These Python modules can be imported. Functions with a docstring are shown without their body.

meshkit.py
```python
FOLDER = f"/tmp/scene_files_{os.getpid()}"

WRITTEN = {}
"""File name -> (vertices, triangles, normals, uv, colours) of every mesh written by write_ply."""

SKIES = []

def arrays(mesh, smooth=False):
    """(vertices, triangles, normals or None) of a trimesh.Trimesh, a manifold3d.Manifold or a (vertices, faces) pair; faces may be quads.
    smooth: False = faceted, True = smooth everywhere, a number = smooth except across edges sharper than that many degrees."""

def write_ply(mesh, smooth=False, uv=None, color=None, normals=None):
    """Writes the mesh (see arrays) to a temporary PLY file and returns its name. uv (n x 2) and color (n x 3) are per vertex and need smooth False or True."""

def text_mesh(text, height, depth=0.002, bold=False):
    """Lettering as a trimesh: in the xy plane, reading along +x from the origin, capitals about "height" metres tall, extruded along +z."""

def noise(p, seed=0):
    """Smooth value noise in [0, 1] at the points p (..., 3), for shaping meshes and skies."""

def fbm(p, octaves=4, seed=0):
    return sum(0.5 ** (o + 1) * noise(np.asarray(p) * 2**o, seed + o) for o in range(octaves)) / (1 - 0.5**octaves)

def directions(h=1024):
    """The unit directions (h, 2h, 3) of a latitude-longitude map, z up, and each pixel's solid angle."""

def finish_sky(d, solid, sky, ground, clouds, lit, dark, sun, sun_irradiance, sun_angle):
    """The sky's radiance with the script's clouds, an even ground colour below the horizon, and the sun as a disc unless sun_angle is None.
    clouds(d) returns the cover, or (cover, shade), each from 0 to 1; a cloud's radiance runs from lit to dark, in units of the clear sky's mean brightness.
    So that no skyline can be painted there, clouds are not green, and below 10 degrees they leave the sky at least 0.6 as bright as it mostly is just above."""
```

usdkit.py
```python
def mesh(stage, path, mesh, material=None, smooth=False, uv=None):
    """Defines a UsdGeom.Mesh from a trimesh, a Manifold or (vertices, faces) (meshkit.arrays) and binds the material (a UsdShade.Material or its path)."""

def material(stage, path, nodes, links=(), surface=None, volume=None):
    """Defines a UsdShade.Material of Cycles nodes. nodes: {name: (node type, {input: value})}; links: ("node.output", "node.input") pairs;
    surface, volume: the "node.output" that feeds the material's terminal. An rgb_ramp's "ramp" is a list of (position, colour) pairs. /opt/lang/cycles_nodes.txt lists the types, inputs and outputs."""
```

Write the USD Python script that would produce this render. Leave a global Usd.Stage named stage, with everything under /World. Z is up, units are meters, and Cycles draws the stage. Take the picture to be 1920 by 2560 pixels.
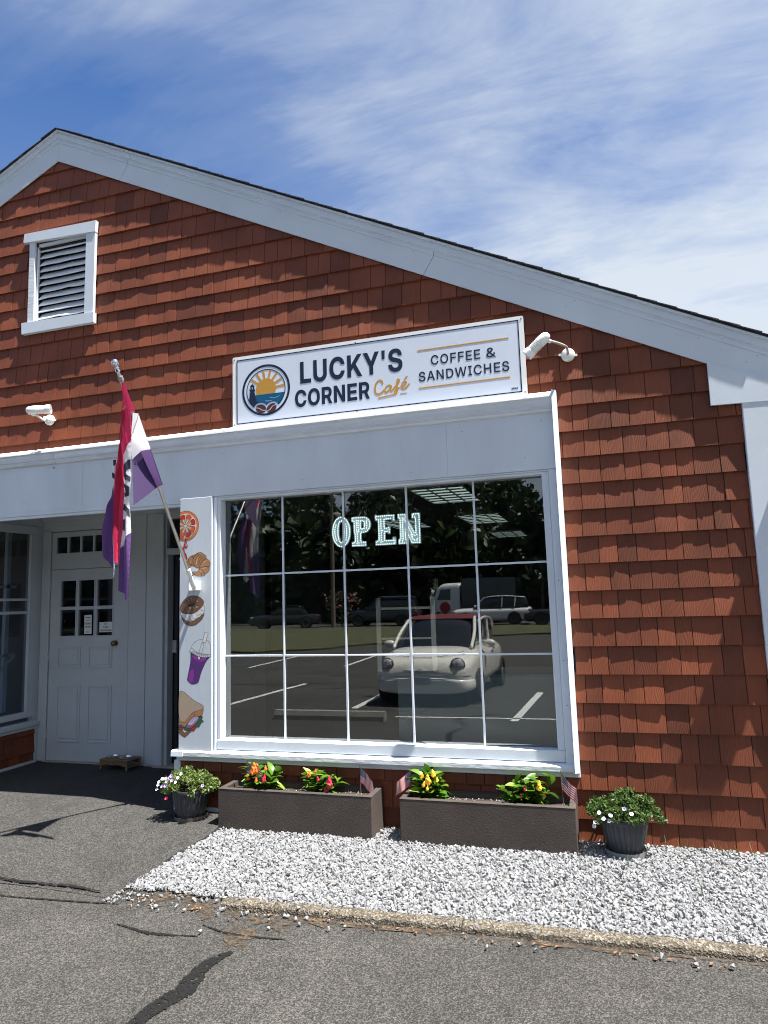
import math
import numpy as np
import trimesh
import usdkit
import meshkit
import manifold3d as m3
from shapely.geometry import Polygon, LineString, Point, MultiPolygon, box as sbox
from shapely.ops import unary_union
from shapely import affinity
from pxr import Usd, UsdGeom, UsdLux, UsdShade, Gf, Sdf, Vt

stage = Usd.Stage.CreateInMemory()
UsdGeom.SetStageUpAxis(stage, "Z")
UsdGeom.Xform.Define(stage, "/World")
UsdGeom.Scope.Define(stage, "/World/Looks")
rng = np.random.RandomState(7)

# ---------------------------------------------------------------- camera, sky, sun, exposure
CAM_RIGHT = np.array([0.95482967, 0.29560914, -0.03025786])
CAM_FWD = np.array([-0.28971903, 0.94873638, 0.12634144])
CAM_UP = np.cross(CAM_RIGHT, CAM_FWD)
CAM_POS = np.array([0.0, -5.075, 1.65])
FOCAL_PX = 1729.77 / 1920.0
cam = UsdGeom.Camera.Define(stage, "/World/camera")
cam.CreateHorizontalApertureAttr(36.0)
cam.CreateVerticalApertureAttr(48.0)
cam.CreateFocalLengthAttr(36.0 * FOCAL_PX)
cam.CreateClippingRangeAttr(Gf.Vec2f(0.05, 2000.0))
cam.CreateExposureAttr(1.75)
cm = np.eye(4)
cm[0, :3], cm[1, :3], cm[2, :3], cm[3, :3] = CAM_RIGHT, CAM_UP, -CAM_FWD, CAM_POS
cam.AddTransformOp().Set(Gf.Matrix4d(cm.tolist()))

SUN_TO = np.array([0.40, -0.088, 1.0]); SUN_TO /= np.linalg.norm(SUN_TO)
SUN_EL = math.asin(SUN_TO[2]); SUN_ROT = math.atan2(SUN_TO[0], SUN_TO[1])
SUN_INTENSITY = 1.25
SKY_STRENGTH = 0.05
sun = UsdLux.DistantLight.Define(stage, "/World/sun")
sun.CreateIntensityAttr(SUN_INTENSITY); sun.CreateAngleAttr(0.5); sun.CreateNormalizeAttr(True)
sun.CreateColorAttr(Gf.Vec3f(1.0, 0.955, 0.885))
zax = SUN_TO; xax = np.cross([0, 1, 0], zax); xax /= np.linalg.norm(xax); yax = np.cross(zax, xax)
sm = np.eye(4); sm[0, :3], sm[1, :3], sm[2, :3] = xax, yax, zax
sun.AddTransformOp().Set(Gf.Matrix4d(sm.tolist()))

dome = UsdLux.DomeLight.Define(stage, "/World/sky")
dome.GetPrim().SetCustomDataByKey("kind", "structure")
sky_mat = usdkit.material(stage, "/World/Looks/sky_look", {
    "sky": ("sky_texture", {"sky_type": "single_scattering", "sun_disc": False, "sun_elevation": SUN_EL, "sun_rotation": SUN_ROT,
                            "air_density": 1.0, "aerosol_density": 0.6, "ozone_density": 2.0, "altitude": 100.0}),
    "tc": ("texture_coordinate", {}),
    "sep": ("separate_xyz", {}),
    "zc": ("math", {"math_type": "maximum", "value2": 0.06}),
    "za": ("math", {"math_type": "add", "value2": 0.12}),
    "px": ("math", {"math_type": "divide"}), "py": ("math", {"math_type": "divide"}),
    "pv": ("combine_xyz", {"z": 0.0}),
    "map": ("mapping", {"location": (0.4, 8.2, 0.0), "rotation": (0.0, 0.0, -0.9), "scale": (0.75, 1.0, 1.0)}),
    "n1": ("noise_texture", {"scale": 0.95, "detail": 8.0, "roughness": 0.53, "distortion": 0.25}),
    "map2": ("mapping", {"location": (1.1, 5.2, 0.0), "rotation": (0.0, 0.0, -1.15), "scale": (0.6, 1.7, 1.0)}),
    "n2": ("noise_texture", {"scale": 2.4, "detail": 9.0, "roughness": 0.66, "distortion": 0.6}),
    "bias": ("map_range", {"from_min": -0.65, "from_max": 0.25, "to_min": -0.10, "to_max": 0.10, "clamp": True}),
    "nb": ("math", {"math_type": "add"}),
    "mixn": ("mix_float", {"fac": 0.30}),
    "ramp": ("rgb_ramp", {"ramp": [(0.0, (0, 0, 0)), (0.38, (0.02, 0.02, 0.02)), (0.48, (0.16, 0.16, 0.16)), (0.57, (0.52, 0.52, 0.52)), (0.66, (0.9, 0.9, 0.9)), (1.0, (0.97, 0.97, 0.97))]}),
    "low": ("map_range", {"from_min": 0.62, "from_max": 0.1, "to_min": 0.0, "to_max": 0.3, "clamp": True}),
    "cov": ("math", {"math_type": "add", "use_clamp": True}),
    "cap": ("math", {"math_type": "minimum", "value2": 0.9}),
    "tint": ("mix", {"mix_type": "multiply", "fac": 1.0, "color2": (0.40, 0.67, 0.98)}),
    "cloud": ("mix", {"mix_type": "mix", "fac": 0.5, "color2": (4.7, 5.1, 5.55)}),
    "bg": ("background_shader", {"strength": SKY_STRENGTH}),
}, [("tc.generated", "sep.vector"), ("sep.z", "zc.value1"), ("zc.value", "za.value1"), ("sep.x", "px.value1"), ("za.value", "px.value2"),
    ("sep.y", "py.value1"), ("za.value", "py.value2"), ("px.value", "pv.x"), ("py.value", "pv.y"), ("pv.vector", "map.vector"), ("map.vector", "n1.vector"),
    ("pv.vector", "map2.vector"), ("map2.vector", "n2.vector"), ("n1.fac", "mixn.a"), ("n2.fac", "mixn.b"), ("mixn.result", "nb.value1"), ("sep.x", "bias.value"), ("bias.result", "nb.value2"), ("nb.value", "ramp.fac"),
    ("sep.z", "low.value"), ("ramp.color", "cov.value1"), ("low.result", "cov.value2"), ("cov.value", "cap.value1"),
    ("sky.color", "tint.color1"), ("tint.color", "cloud.color1"), ("cap.value", "cloud.fac"), ("cloud.color", "bg.color")], surface="bg.background")
UsdShade.MaterialBindingAPI.Apply(dome.GetPrim()).Bind(sky_mat)

# ---------------------------------------------------------------- materials
def mat(name, color, rough=0.5, var=0.0, vscale=4.0, bump=0.0, bscale=60.0, metallic=0.0, spec=0.5, coat=0.0, emit=0.0, ecol=(1, 1, 1), detail=4.0, stretch=(1, 1, 1)):
    nodes = {"p": ("principled_bsdf", {"base_color": color, "roughness": rough, "metallic": metallic, "specular_ior_level": spec, "coat_weight": coat,
                                       "emission_strength": emit, "emission_color": ecol})}
    links = []
    if var or bump:
        nodes["g"] = ("geometry", {})
        nodes["mp"] = ("mapping", {"scale": stretch})
        links += [("g.position", "mp.vector")]
    if var:
        nodes["n"] = ("noise_texture", {"scale": vscale, "detail": detail, "roughness": 0.6})
        nodes["r"] = ("rgb_ramp", {"ramp": [(0.25, tuple(c * (1 - var) for c in color)), (0.75, tuple(min(c * (1 + var), 1) for c in color))]})
        links += [("mp.vector", "n.vector"), ("n.fac", "r.fac"), ("r.color", "p.base_color")]
    if bump:
        nodes["nb"] = ("noise_texture", {"scale": bscale, "detail": 3.0, "roughness": 0.6})
        nodes["b"] = ("bump", {"strength": 0.8, "distance": bump})
        links += [("mp.vector", "nb.vector"), ("nb.fac", "b.height"), ("b.normal", "p.normal")]
    return usdkit.material(stage, "/World/Looks/" + name, nodes, links, surface="p.BSDF")

def print_mat(name, rough=0.4, gain=1.0):
    return usdkit.material(stage, "/World/Looks/" + name, {"a": ("attribute", {"attribute": "ink"}), "g": ("geometry", {}),
        "n": ("noise_texture", {"scale": 55.0, "detail": 3.0}), "mr": ("map_range", {"from_min": 0.2, "from_max": 0.8, "to_min": 0.86, "to_max": 1.08}),
        "m": ("mix", {"mix_type": "multiply", "fac": 1.0}), "p": ("principled_bsdf", {"roughness": rough})},
        [("g.position", "n.vector"), ("n.fac", "mr.value"), ("a.color", "m.color1"), ("mr.result", "m.color2"), ("m.color", "p.base_color")], surface="p.BSDF")

def shingle_mat():
    return usdkit.material(stage, "/World/Looks/shingle_look", {
        "g": ("geometry", {}), "oi": ("object_info", {}),
        "add": ("math", {"math_type": "add"}), "rnd": ("math", {"math_type": "fraction"}),
        "off": ("combine_xyz", {}), "k": ("math", {"math_type": "multiply", "value2": 37.0}), "av": ("vector_math", {"math_type": "add"}),
        "mp": ("mapping", {"scale": (1.0, 1.0, 0.16)}),
        "nz": ("noise_texture", {"scale": 9.0, "detail": 2.0, "roughness": 0.5}),
        "dist": ("vector_math", {"math_type": "multiply_add", "vector2": (0.1, 0.1, 0.1)}),
        "w": ("wave_texture", {"wave_type": "bands", "bands_direction": "x", "scale": 34.0, "distortion": 2.2, "detail": 3.0, "detail_scale": 1.6, "detail_roughness": 0.6}),
        "fine": ("noise_texture", {"scale": 260.0, "detail": 2.0}),
        "mpf": ("mapping", {"scale": (1.0, 1.0, 0.08)}),
        "hm": ("mix_float", {"fac": 0.35}),
        "b": ("bump", {"strength": 0.8, "distance": 0.0011}),
        "ramp": ("rgb_ramp", {"ramp": [(0.0, (0.112, 0.030, 0.0125)), (0.5, (0.152, 0.0395, 0.0158)), (1.0, (0.192, 0.051, 0.021))]}),
        "nl": ("noise_texture", {"scale": 2.3, "detail": 5.0}),
        "mr": ("map_range", {"from_min": 0.3, "from_max": 0.7, "to_min": 0.76, "to_max": 1.2}),
        "mul": ("mix", {"mix_type": "multiply", "fac": 1.0}),
        "gr": ("map_range", {"from_min": 0.0, "from_max": 1.0, "to_min": 0.86, "to_max": 1.06}),
        "mul2": ("mix", {"mix_type": "multiply", "fac": 1.0}),
        "p": ("principled_bsdf", {"roughness": 0.62, "specular_ior_level": 0.35})},
        [("g.random_per_island", "add.value1"), ("oi.random", "add.value2"), ("add.value", "rnd.value1"), ("rnd.value", "k.value1"),
         ("k.value", "off.x"), ("k.value", "off.y"), ("k.value", "off.z"), ("g.position", "av.vector1"), ("off.vector", "av.vector2"), ("av.vector", "mp.vector"),
         ("mp.vector", "nz.vector"), ("nz.color", "dist.vector1"), ("mp.vector", "dist.vector3"), ("dist.vector", "w.vector"),
         ("av.vector", "mpf.vector"), ("mpf.vector", "fine.vector"), ("w.fac", "hm.a"), ("fine.fac", "hm.b"), ("hm.result", "b.height"), ("b.normal", "p.normal"),
         ("rnd.value", "ramp.fac"), ("g.position", "nl.vector"), ("nl.fac", "mr.value"), ("ramp.color", "mul.color1"), ("mr.result", "mul.color2"),
         ("hm.result", "gr.value"), ("mul.color", "mul2.color1"), ("gr.result", "mul2.color2"), ("mul2.color", "p.base_color")], surface="p.BSDF")

def asphalt_mat(name, dark, mid, light, stain=0.25):
    return usdkit.material(stage, "/World/Looks/" + name, {
        "g": ("geometry", {}),
        "v": ("voronoi_texture", {"scale": 165.0, "feature": "f1"}), "sv": ("separate_color", {"color_type": "rgb"}),
        "v2": ("voronoi_texture", {"scale": 330.0, "feature": "f1"}), "sv2": ("separate_color", {"color_type": "rgb"}),
        "mx": ("mix_float", {"fac": 0.4}),
        "r": ("rgb_ramp", {"ramp": [(0.1, dark), (0.5, mid), (0.72, light), (0.93, tuple(1.5 * c for c in light))]}),
        "n": ("noise_texture", {"scale": 0.9, "detail": 6.0, "roughness": 0.62}),
        "mr": ("map_range", {"from_min": 0.3, "from_max": 0.7, "to_min": 1.0 - stain, "to_max": 1.0 + stain}),
        "m": ("mix", {"mix_type": "multiply", "fac": 1.0}),
        "n3": ("noise_texture", {"scale": 5.0, "detail": 5.0, "roughness": 0.7}),
        "mr3": ("map_range", {"from_min": 0.35, "from_max": 0.65, "to_min": 0.88, "to_max": 1.1}),
        "m3": ("mix", {"mix_type": "multiply", "fac": 1.0}),
        "b": ("bump", {"strength": 0.8, "distance": 0.0022}),
        "p": ("principled_bsdf", {"roughness": 0.85, "specular_ior_level": 0.3})},
        [("g.position", "v.vector"), ("g.position", "v2.vector"), ("v.color", "sv.color"), ("v2.color", "sv2.color"), ("sv.r", "mx.a"), ("sv2.r", "mx.b"), ("mx.result", "r.fac"),
         ("g.position", "n.vector"), ("n.fac", "mr.value"), ("r.color", "m.color1"), ("mr.result", "m.color2"),
         ("g.position", "n3.vector"), ("n3.fac", "mr3.value"), ("m.color", "m3.color1"), ("mr3.result", "m3.color2"), ("m3.color", "p.base_color"),
         ("v.distance", "b.height"), ("b.normal", "p.normal")], surface="p.BSDF")

def stone_mat(name, stops, rough=0.8, bump=0.001):
    return usdkit.material(stage, "/World/Looks/" + name, {
        "g": ("geometry", {}), "r": ("rgb_ramp", {"ramp": stops}),
        "n": ("noise_texture", {"scale": 90.0, "detail": 4.0}), "mr": ("map_range", {"from_min": 0.3, "from_max": 0.7, "to_min": 0.8, "to_max": 1.1}),
        "m": ("mix", {"mix_type": "multiply", "fac": 1.0}), "b": ("bump", {"strength": 0.6, "distance": bump}),
        "p": ("principled_bsdf", {"roughness": rough})},
        [("g.random_per_island", "r.fac"), ("g.position", "n.vector"), ("n.fac", "mr.value"), ("r.color", "m.color1"), ("mr.result", "m.color2"), ("m.color", "p.base_color"),
         ("n.fac", "b.height"), ("b.normal", "p.normal")], surface="p.BSDF")

def leaf_mat(name, stops, trans=0.3, rough=0.45, by_island=True):
    return usdkit.material(stage, "/World/Looks/" + name, {
        "g": ("geometry", {}), "oi": ("object_info", {}), "add": ("math", {"math_type": "add"}), "fr": ("math", {"math_type": "fraction"}), "r": ("rgb_ramp", {"ramp": stops}),
        "p": ("principled_bsdf", {"roughness": rough, "specular_ior_level": 0.4}), "t": ("translucent_bsdf", {}), "m": ("mix_closure", {"fac": trans})},
        [("g.random_per_island", "add.value1"), ("oi.random", "add.value2"), ("add.value", "fr.value1"), ("fr.value", "r.fac"), ("r.color", "p.base_color"), ("r.color", "t.color"), ("p.BSDF", "m.closure1"), ("t.BSDF", "m.closure2")], surface="m.closure")

def cloth_mat(name, trans=0.3):
    return usdkit.material(stage, "/World/Looks/" + name, {
        "a": ("attribute", {"attribute": "ink"}), "p": ("principled_bsdf", {"roughness": 0.6, "sheen_weight": 0.2, "specular_ior_level": 0.3}), "t": ("translucent_bsdf", {}), "m": ("mix_closure", {"fac": trans})},
        [("a.color", "p.base_color"), ("a.color", "t.color"), ("p.BSDF", "m.closure1"), ("t.BSDF", "m.closure2")], surface="m.closure")

def glass_mat(name, tint=(0.74, 0.8, 0.8), ior=2.55, wobble=0.0):
    nodes = {"f": ("fresnel", {"IOR": ior}), "t": ("transparent_bsdf", {"color": tint}), "gl": ("glossy_bsdf", {"color": (0.97, 1.0, 1.0), "roughness": 0.0}), "m": ("mix_closure", {})}
    links = [("f.fac", "m.fac"), ("t.BSDF", "m.closure1"), ("gl.BSDF", "m.closure2")]
    if wobble:
        nodes["g"] = ("geometry", {}); nodes["n"] = ("noise_texture", {"scale": 1.3, "detail": 1.0}); nodes["b"] = ("bump", {"strength": 1.0, "distance": wobble})
        links += [("g.position", "n.vector"), ("n.fac", "b.height"), ("b.normal", "gl.normal")]
    return usdkit.material(stage, "/World/Looks/" + name, nodes, links, surface="m.closure")

M = {}
M["white"] = mat("white_paint", (0.60, 0.64, 0.69), 0.5, 0.05, 3.0, 0.0008, 45.0)
M["white_trim"] = mat("white_trim_paint", (0.60, 0.655, 0.72), 0.45, 0.09, 3.5, 0.0005, 25.0, detail=8.0, stretch=(1, 1, 0.35))
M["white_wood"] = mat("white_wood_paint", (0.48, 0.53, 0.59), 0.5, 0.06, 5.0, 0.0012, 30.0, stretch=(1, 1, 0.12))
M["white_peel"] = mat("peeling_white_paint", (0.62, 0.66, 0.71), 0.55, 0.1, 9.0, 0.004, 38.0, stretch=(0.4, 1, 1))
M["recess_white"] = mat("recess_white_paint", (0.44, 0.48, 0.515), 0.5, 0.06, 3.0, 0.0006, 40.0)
M["coil"] = mat("white_aluminium_coil", (0.575, 0.635, 0.70), 0.4, 0.06, 2.2, 0.0004, 5.0, detail=7.0)
M["shingle"] = shingle_mat()
M["roof"] = mat("roof_shingle_grey", (0.035, 0.037, 0.045), 0.9, 0.4, 30.0, 0.002, 200.0)
M["dark"] = mat("dark_gap", (0.012, 0.012, 0.013), 0.8)
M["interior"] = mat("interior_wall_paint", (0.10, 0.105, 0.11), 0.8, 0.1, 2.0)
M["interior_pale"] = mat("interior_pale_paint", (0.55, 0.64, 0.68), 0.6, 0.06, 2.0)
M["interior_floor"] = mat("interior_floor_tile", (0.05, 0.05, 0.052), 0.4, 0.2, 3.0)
M["ceiling"] = mat("ceiling_tile", (0.30, 0.31, 0.30), 0.9, 0.1, 20.0)
M["door_grey"] = mat("entry_door_grey", (0.028, 0.029, 0.036), 0.5, 0.1, 3.0)
M["glass"] = glass_mat("window_glass", (0.72, 0.79, 0.79), 2.35, wobble=0.00035)
M["glass_dark"] = glass_mat("door_glass", (0.5, 0.52, 0.55), 1.6)
M["asphalt"] = asphalt_mat("lot_asphalt", (0.012, 0.0118, 0.0113), (0.031, 0.030, 0.028), (0.070, 0.067, 0.061))
M["asphalt2"] = asphalt_mat("apron_asphalt", (0.0105, 0.0103, 0.010), (0.028, 0.0274, 0.0265), (0.064, 0.062, 0.058), 0.22)
M["tar"] = usdkit.material(stage, "/World/Looks/tar_seal_look", {
    "g": ("geometry", {}), "n": ("noise_texture", {"scale": 34.0, "detail": 8.0, "roughness": 0.75}), "r": ("rgb_ramp", {"ramp": [(0.40, (0, 0, 0)), (0.47, (1, 1, 1))]}),
    "n2": ("noise_texture", {"scale": 120.0, "detail": 4.0}), "c": ("rgb_ramp", {"ramp": [(0.35, (0.0045, 0.0045, 0.005)), (0.6, (0.009, 0.009, 0.009)), (0.75, (0.022, 0.021, 0.02))]}),
    "b": ("bump", {"strength": 0.8, "distance": 0.002}), "p": ("principled_bsdf", {"roughness": 0.85, "specular_ior_level": 0.2}), "t": ("transparent_bsdf", {}), "m": ("mix_closure", {})},
    [("g.position", "n.vector"), ("n.fac", "r.fac"), ("r.color", "m.fac"), ("g.position", "n2.vector"), ("n2.fac", "c.fac"), ("c.color", "p.base_color"), ("n2.fac", "b.height"), ("b.normal", "p.normal"), ("t.BSDF", "m.closure1"), ("p.BSDF", "m.closure2")], surface="m.closure")
M["kerb"] = usdkit.material(stage, "/World/Looks/kerb_concrete", {
    "g": ("geometry", {}), "v": ("voronoi_texture", {"scale": 120.0}), "sv": ("separate_color", {"color_type": "rgb"}),
    "r": ("rgb_ramp", {"ramp": [(0.0, (0.035, 0.027, 0.018)), (0.5, (0.105, 0.086, 0.060)), (0.85, (0.17, 0.15, 0.118)), (1.0, (0.26, 0.245, 0.22))]}),
    "n": ("noise_texture", {"scale": 7.0, "detail": 5.0, "roughness": 0.65}), "mr": ("map_range", {"from_min": 0.3, "from_max": 0.7, "to_min": 0.6, "to_max": 1.15}),
    "m": ("mix", {"mix_type": "multiply", "fac": 1.0}), "b": ("bump", {"strength": 1.0, "distance": 0.006}), "p": ("principled_bsdf", {"roughness": 0.9})},
    [("g.position", "v.vector"), ("v.color", "sv.color"), ("sv.r", "r.fac"), ("g.position", "n.vector"), ("n.fac", "mr.value"), ("r.color", "m.color1"), ("mr.result", "m.color2"),
     ("m.color", "p.base_color"), ("v.distance", "b.height"), ("b.normal", "p.normal")], surface="p.BSDF")
M["dirt"] = usdkit.material(stage, "/World/Looks/sandy_dirt_look", {
    "g": ("geometry", {}), "n": ("noise_texture", {"scale": 9.0, "detail": 7.0, "roughness": 0.68}), "r": ("rgb_ramp", {"ramp": [(0.45, (0, 0, 0)), (0.58, (1, 1, 1))]}),
    "n2": ("noise_texture", {"scale": 70.0, "detail": 4.0}), "c": ("rgb_ramp", {"ramp": [(0.3, (0.018, 0.013, 0.009)), (0.5, (0.052, 0.036, 0.022)), (0.7, (0.11, 0.08, 0.05))]}),
    "b": ("bump", {"strength": 1.0, "distance": 0.006}), "p": ("principled_bsdf", {"roughness": 0.95}), "t": ("transparent_bsdf", {}), "m": ("mix_closure", {})},
    [("g.position", "n.vector"), ("n.fac", "r.fac"), ("r.color", "m.fac"), ("g.position", "n2.vector"), ("n2.fac", "c.fac"), ("c.color", "p.base_color"), ("n2.fac", "b.height"), ("b.normal", "p.normal"), ("t.BSDF", "m.closure1"), ("p.BSDF", "m.closure2")], surface="m.closure")
M["bed"] = mat("gravel_bed_soil", (0.36, 0.35, 0.335), 0.95, 0.5, 40.0, 0.004, 120.0)
M["gravel"] = stone_mat("white_gravel", [(0.0, (0.20, 0.205, 0.215)), (0.12, (0.38, 0.385, 0.39)), (0.32, (0.54, 0.54, 0.535)), (0.66, (0.67, 0.665, 0.65)), (0.93, (0.78, 0.77, 0.75)), (0.97, (0.44, 0.40, 0.34)), (1.0, (0.4, 0.33, 0.26))])
M["planter"] = mat("brown_stucco", (0.048, 0.037, 0.031), 0.75, 0.2, 6.0, 0.0035, 130.0)
M["soil"] = mat("potting_soil", (0.028, 0.021, 0.017), 0.95, 0.7, 90.0, 0.012, 110.0)
M["perlite"] = mat("perlite_grain", (0.6, 0.58, 0.55), 0.8)
M["pot"] = mat("dark_grey_pot", (0.030, 0.032, 0.037), 0.45, 0.15, 14.0, 0.0005, 60.0)
M["saucer"] = mat("brown_saucer", (0.085, 0.075, 0.06), 0.5, 0.2, 20.0)
M["saucer_clear"] = mat("clear_saucer", (0.25, 0.25, 0.24), 0.25, 0.1, 20.0)
M["leaf"] = leaf_mat("bright_leaf", [(0.0, (0.040, 0.115, 0.012)), (0.4, (0.085, 0.19, 0.018)), (0.8, (0.15, 0.27, 0.028)), (1.0, (0.27, 0.36, 0.045))], 0.35, 0.38)
M["small_leaf"] = leaf_mat("petunia_leaf", [(0.0, (0.025, 0.055, 0.010)), (0.6, (0.058, 0.105, 0.022)), (1.0, (0.13, 0.18, 0.045))], 0.3)
M["tree_leaf"] = leaf_mat("tree_leaf_look", [(0.0, (0.010, 0.022, 0.006)), (0.6, (0.019, 0.036, 0.009)), (1.0, (0.036, 0.056, 0.014))], 0.25)
M["bark"] = mat("bark", (0.10, 0.08, 0.06), 0.9, 0.4, 6.0)
M["grass"] = mat("lawn_green", (0.050, 0.052, 0.018), 0.95, 0.45, 1.2)
M["orange"] = mat("orange_plume", (0.80, 0.16, 0.02), 0.6, 0.25, 60.0)
M["red"] = mat("crimson_plume", (0.55, 0.01, 0.06), 0.6, 0.25, 60.0)
M["yellow"] = mat("yellow_plume", (0.85, 0.45, 0.03), 0.6, 0.25, 60.0)
M["petal_white"] = mat("white_petal", (0.8, 0.8, 0.82), 0.6)
M["petal_purple"] = mat("purple_petal", (0.42, 0.30, 0.75), 0.6)
M["petal_red"] = mat("magenta_petal", (0.45, 0.01, 0.08), 0.6)
M["ring"] = mat("dark_chrome_ring", (0.16, 0.16, 0.17), 0.2, metallic=0.5)
M["dry_leaf"] = mat("dry_leaf_brown", (0.16, 0.075, 0.03), 0.8, 0.4, 40.0)
M["chrome"] = mat("chrome", (0.8, 0.8, 0.82), 0.08, metallic=1.0)
M["aluminium"] = mat("brushed_aluminium", (0.72, 0.70, 0.66), 0.3, metallic=1.0)
M["lamp_white"] = mat("lamp_white_enamel", (0.72, 0.73, 0.71), 0.4, 0.06, 12.0)
M["lamp_arm"] = mat("weathered_arm_paint", (0.34, 0.30, 0.26), 0.55, 0.35, 30.0)
M["brass"] = mat("aged_brass", (0.22, 0.16, 0.08), 0.35, metallic=1.0)
M["hinge"] = mat("painted_hinge", (0.4, 0.4, 0.4), 0.5, 0.3, 60.0)
M["black_metal"] = mat("black_metal", (0.02, 0.02, 0.02), 0.4)
M["screw"] = mat("steel_screw", (0.18, 0.18, 0.18), 0.4, metallic=0.6)
M["sign_panel"] = mat("sign_panel_white", (0.63, 0.69, 0.79), 0.3, 0.01, 2.0)
M["sign_edge"] = mat("sign_edge_white", (0.82, 0.83, 0.82), 0.35)
M["navy"] = mat("navy_print", (0.006, 0.014, 0.040), 0.35)
M["gold"] = mat("gold_print", (0.50, 0.26, 0.035), 0.4)
M["sea"] = mat("sea_blue_print", (0.0, 0.085, 0.19), 0.35)
M["bean"] = mat("bean_brown_print", (0.075, 0.022, 0.016), 0.35)
M["ink"] = print_mat("painted_print")
M["cloth"] = cloth_mat("nylon_flag")
M["led_face"] = mat("led_letter_face", (0.20, 0.30, 0.36), 0.4, emit=0.06, ecol=(0.55, 0.80, 0.95))
M["led"] = mat("led_bulb", (0.9, 0.9, 0.85), 0.3, emit=1.3, ecol=(1.0, 0.98, 0.85))
M["tube_light"] = mat("troffer_reflector", (0.42, 0.45, 0.42), 0.3, emit=0.2, ecol=(0.85, 1.0, 0.93))
M["louvre_grid"] = mat("troffer_louvre", (0.08, 0.09, 0.08), 0.4)
M["paper"] = mat("notice_paper", (0.62, 0.66, 0.68), 0.7)
M["black_ink"] = mat("black_ink", (0.01, 0.01, 0.01), 0.6)
M["bamboo"] = mat("bamboo_wood", (0.17, 0.105, 0.048), 0.5, 0.3, 8.0, stretch=(1, 12, 12))
M["steel"] = mat("steel_bowl_metal", (0.65, 0.65, 0.66), 0.2, metallic=1.0)
M["car_white"] = mat("cream_car_paint", (0.72, 0.70, 0.64), 0.25, coat=0.8)
M["car_red"] = mat("red_soft_top", (0.10, 0.006, 0.010), 0.7)
M["car_glass"] = mat("car_glass", (0.01, 0.012, 0.014), 0.04, coat=1.0)
M["car_black"] = mat("black_car_paint", (0.008, 0.009, 0.012), 0.15, coat=1.0)
M["car_silver"] = mat("pale_suv_paint", (0.62, 0.62, 0.62), 0.25, coat=0.8)
M["tyre"] = mat("tyre_rubber", (0.015, 0.015, 0.015), 0.8)
M["wheel"] = mat("alloy_wheel", (0.5, 0.5, 0.5), 0.25, metallic=0.8)
M["lens"] = mat("headlight_lens", (0.42, 0.43, 0.45), 0.3, coat=1.0)
M["case_white"] = mat("display_case_white", (0.72, 0.82, 0.88), 0.5)
M["tail"] = mat("tail_lamp_red", (0.3, 0.01, 0.01), 0.15)
M["plate"] = mat("licence_plate", (0.25, 0.27, 0.32), 0.4)
M["line"] = mat("white_road_paint", (0.55, 0.55, 0.53), 0.8, 0.3, 12.0)
M["yellow_line"] = mat("yellow_road_paint", (0.45, 0.27, 0.03), 0.8, 0.3, 12.0)
M["wheelstop"] = mat("wheel_stop_concrete", (0.22, 0.215, 0.2), 0.9, 0.2, 10.0)
M["pole_wood"] = mat("utility_pole_wood", (0.16, 0.13, 0.10), 0.9, 0.3, 5.0)
M["pinkflower"] = mat("pink_bush_bloom", (0.4, 0.12, 0.16), 0.8)

# ---------------------------------------------------------------- helpers
used = {}
def unique(path):
    n = used.get(path, -1) + 1
    used[path] = n
    return path if n == 0 else "%s_%03d" % (path, n)

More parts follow.
